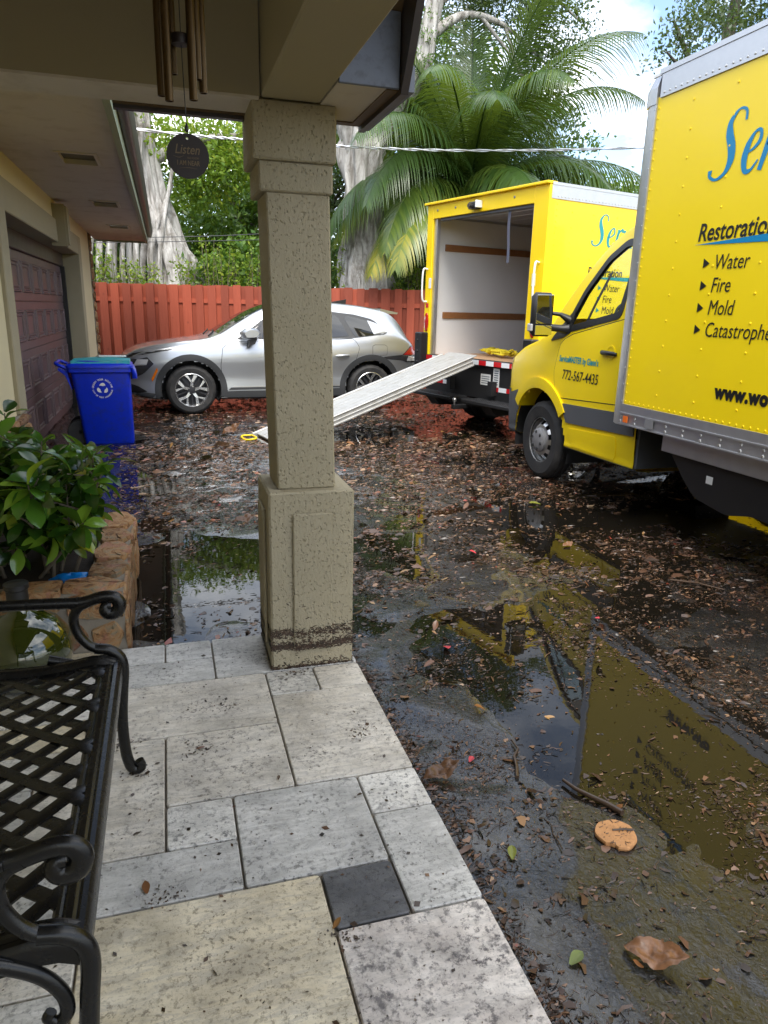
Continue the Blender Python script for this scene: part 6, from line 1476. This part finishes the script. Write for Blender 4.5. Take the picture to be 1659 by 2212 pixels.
# crumbs on the porch tiles
n = 1500; px = rg.uniform(-.6, .72, n); py = .8+2.25*rg.random(n); ci = rg.integers(0, 9, n); cc_ = np.array([(.03, 2.24), (-.17, 2.16), (-.22, 2.34), (-.10, 1.60), (.33, 1.36), (-.25, 1.25), (.45, 2.70), (.12, 2.5), (.60, 2.2)]); cl_ = rg.random(n) < .35; px = np.where(cl_, cc_[ci, 0]+rg.normal(0, .03, n), px); py = np.where(cl_, cc_[ci, 1]+rg.normal(0, .022, n), py); L = rg.gamma(1.6, .0016, n)+.0012; a = rg.uniform(0, 6.28, n); wd = L*rg.uniform(.25, .8, n)
u = np.stack([np.cos(a), np.sin(a)], 1); v = np.stack([-np.sin(a), np.cos(a)], 1); c_ = np.stack([px, py], 1); zz = np.full(n, PZ+.0015)
V = np.stack([P3(c_-u*L[:, None], zz), P3(c_+v*wd[:, None], zz+L*.3), P3(c_+u*L[:, None], zz+L*.2), P3(c_-v*wd[:, None], zz)], 1).reshape(-1, 3)
tag(link('porch_crumbs', np_mesh('porch_crumbs', V, np.arange(4*n).reshape(n, 4), np.repeat(rg.beta(1.2, 3, n), 4)), F_litter), 'specks of bark and leaf crumbs on the porch tiles', 'leaf litter', kind='stuff')
# larger fallen leaves
r = random.Random(77)
FL = [leaf_mesh(1, r.uniform(.16, .30), r.uniform(-.5, .3), r.uniform(-.1, .5), 200+k) for k in range(7)]
for m_ in FL: m_.materials.append(F_fallen); m_.shade_smooth()
FG = leaf_mesh(1, .30, -.1, .3, 230); FG.materials.append(F_fgreen); FG.shade_smooth()
CURL = leaf_mesh(1, .25, -.18, .30, 240)
bm = bmesh.new(); bm.from_mesh(CURL); bmesh.ops.subdivide_edges(bm, edges=bm.edges, cuts=2, use_grid_fill=True)
for v in bm.verts:
    k_ = (fbm(np.array([v.co.x*5+3]), np.array([v.co.y*7+9]), 5, 3)[0]-.5); v.co.z += .26*k_+.35*v.co.y*abs(v.co.y)*3+.04*math.sin(v.co.x*9); v.co.y *= 1+.5*(fbm(np.array([v.co.x*7]), np.array([v.co.y*3]), 8, 3)[0]-.5)
bm.to_mesh(CURL); bm.free(); CURL.materials.clear(); CURL.materials.append(M_brownleaf); CURL.shade_smooth()
def drop(me_, x, y, L_, az, label, group=None, z=None, tilt=.12, name='fallen_leaf', cat='leaf'):
    o = link(name, me_, None); o.location = (x, y, (surf(x, y) if z is None else z)+.004+L_*.02); o.rotation_euler = (r.gauss(0, tilt), r.gauss(0, tilt), az); o.scale = (L_, L_, L_)
    return tag(o, label, cat, group)
drop(CURL, 2.47, 4.27, .17, 2.9, 'big curled tan leaf with ragged edge floating mid-driveway'); drop(CURL, 2.55, 4.10, .10, .4, 'smaller tan leaf folded beside the big curled one')
drop(CURL, .40, 5.12, .17, .3, 'long tan leaf floating just left of the column'); drop(CURL, .75, 1.93, .14, .1, 'dark curled bark-brown leaf against the porch edge')
drop(CURL, 1.02, 1.18, .15, -.75, 'large wrinkled brown leaf in the near corner puddle'); drop(CURL, .60, 8.95, .26, .2, 'long tan husk lying in front of the silver car')
drop(FG, .885, 1.53, .045, 1.2, 'bright green leaf fragment on the litter below the wood slice', name='green_leaf'); drop(FG, .86, 1.17, .05, .4, 'fresh green leaf stuck at the porch edge', name='green_leaf'); drop(FG, 2.95, 5.15, .10, 2.8, 'yellow leaf floating in front of the truck tyre', name='yellow_leaf')
PT = leaf_mesh(1, .35, -.2, .4, 250); PT.materials.append(M_petal)
for k, (x, y, s) in enumerate(((1.2, 2.88, .05), (1.9, 4.1, .05), (.95, 2.0, .03), (2.1, 3.0, .03), (.3, 5.6, .05))):
    drop(PT, x, y, s, r.uniform(0, 6), ['single crimson petal floating right of the column', 'pink petal on the puddle ahead of the tan leaf', 'tiny red petal by the porch edge', 'red petal among litter near the truck', 'red petal floating left of the column'][k], 'red petals', name='red_petal', cat='petal')
cnt = 0
while cnt < 170:
    x = r.uniform(-.2, 4.6); y = .75+8.5*r.random()**1.7
    if (x < .76 and y < 3.15) or (x < -.18 and y < 4.5) or (x < 0 and y < 3.15): continue
    L_ = r.uniform(.022, .055)*(.75+.16*y)
    drop(r.choice(FL), x, y, L_, r.uniform(0, 6.28), 'small brown fallen leaf lying on the wet driveway', 'small brown leaves on the driveway', tilt=.22); cnt += 1
for k, (x, y, L_, az, lab) in enumerate(((-.13, 1.62, .038, 1.7, 'dry tan leaf lying on a grey tile by the bench'), (.315, 1.385, .030, .6, 'rust-red leaf scrap at the joint by the charcoal tile'), (.02, 2.24, .03, .2, 'brown leaf scrap on the cream tile beyond the bench leg'), (.27, 2.0, .02, 1.3, 'red bark chip at the joint between pale tiles'), (.07, 2.66, .02, 1.9, 'little red twig scrap near the column foot'), (.50, 1.86, .018, 0, 'black chip on the mottled corner tile'))):
    drop(FL[k % 7], x, y, L_, az, lab, z=PZ, tilt=.05)
# twigs
def twig(x, y, L_, az, rr_, label, group=None, z=None):
    n = 5; pts = [(L_*(k/(n-1)-.5), r.gauss(0, L_*.035), r.uniform(0, .006)) for k in range(n)]
    o = MB().tube(pts, np.linspace(rr_, rr_*.5, n), 6).build('twig', M_twig, None, 60); o.location = (x, y, (surf(x, y) if z is None else z)+rr_); o.rotation_euler = (0, 0, az)
    return tag(o, label, 'twig', group)
twig(1.27, 1.72, .22, 2.2, .011, 'thick black bark strip touching the round wood slice'); twig(2.98, 3.28, .30, -.7, .006, 'long pale bent twig on the dark water by the truck'); twig(1.12, 1.98, .22, 1.2, .008, 'upright brown stick lying in the bright sky reflection')
for k in range(34):
    while True:
        x = r.uniform(-.1, 4.4); y = .8+9*r.random()**1.5
        if not ((x < .78 and y < 3.2) or (x < -.15 and y < 4.5)): break
    twig(x, y, r.uniform(.05, .16)*(.8+.1*y), r.uniform(0, 6.28), r.uniform(.0015, .004), 'thin dark twig lying on the wet driveway', 'twigs on the driveway')
# round slice of wood
n = 40; V = []
for z, s in ((0, .97), (.007, 1.0), (.013, .97)):
    for k in range(n):
        a = 2*PI*k/n; q = .063*s*(1+.03*math.sin(3*a)+.02*math.sin(7*a)); 
        if 24 <= k <= 26: q *= .86
        V.append((q*math.cos(a), q*math.sin(a)*1.0, z))
V.append((0, 0, .0135)); F = [(j*n+k, j*n+(k+1) % n, (j+1)*n+(k+1) % n, (j+1)*n+k) for j in (0, 1) for k in range(n)]+[(2*n+k, 2*n+(k+1) % n, 3*n) for k in range(n)]+[tuple(range(n-1, -1, -1))]
ws_ = thing('wood_slice', 'round orange-tan slice of cut wood lying in the near puddle', 'wood slice', (1.245, 1.545, surf(1.245, 1.545)+.002))
MB().add(V, F).build('slice', M_slice, ws_, 30)
r = random.Random(5); mb = MB()
for k in range(34):
    a = r.uniform(0, 6.28); q = .055*r.random()**.5; b_ = r.gauss(.3, .6); l_ = r.uniform(.002, .008)
    mb.tube([(q*math.cos(a)-l_*math.cos(b_), q*math.sin(a)-l_*math.sin(b_),   .0145), (q*math.cos(a)+l_*math.cos(b_), q*math.sin(a)+l_*math.sin(b_), .0155)], r.uniform(.0005, .0012), 5)
mb.tube([(-.005, .012, .016), (.03, .004, .018), (.062, -.004, .016)], .003, 6); mb.build('bark_flecks', M_twig, ws_, kind='stuff')
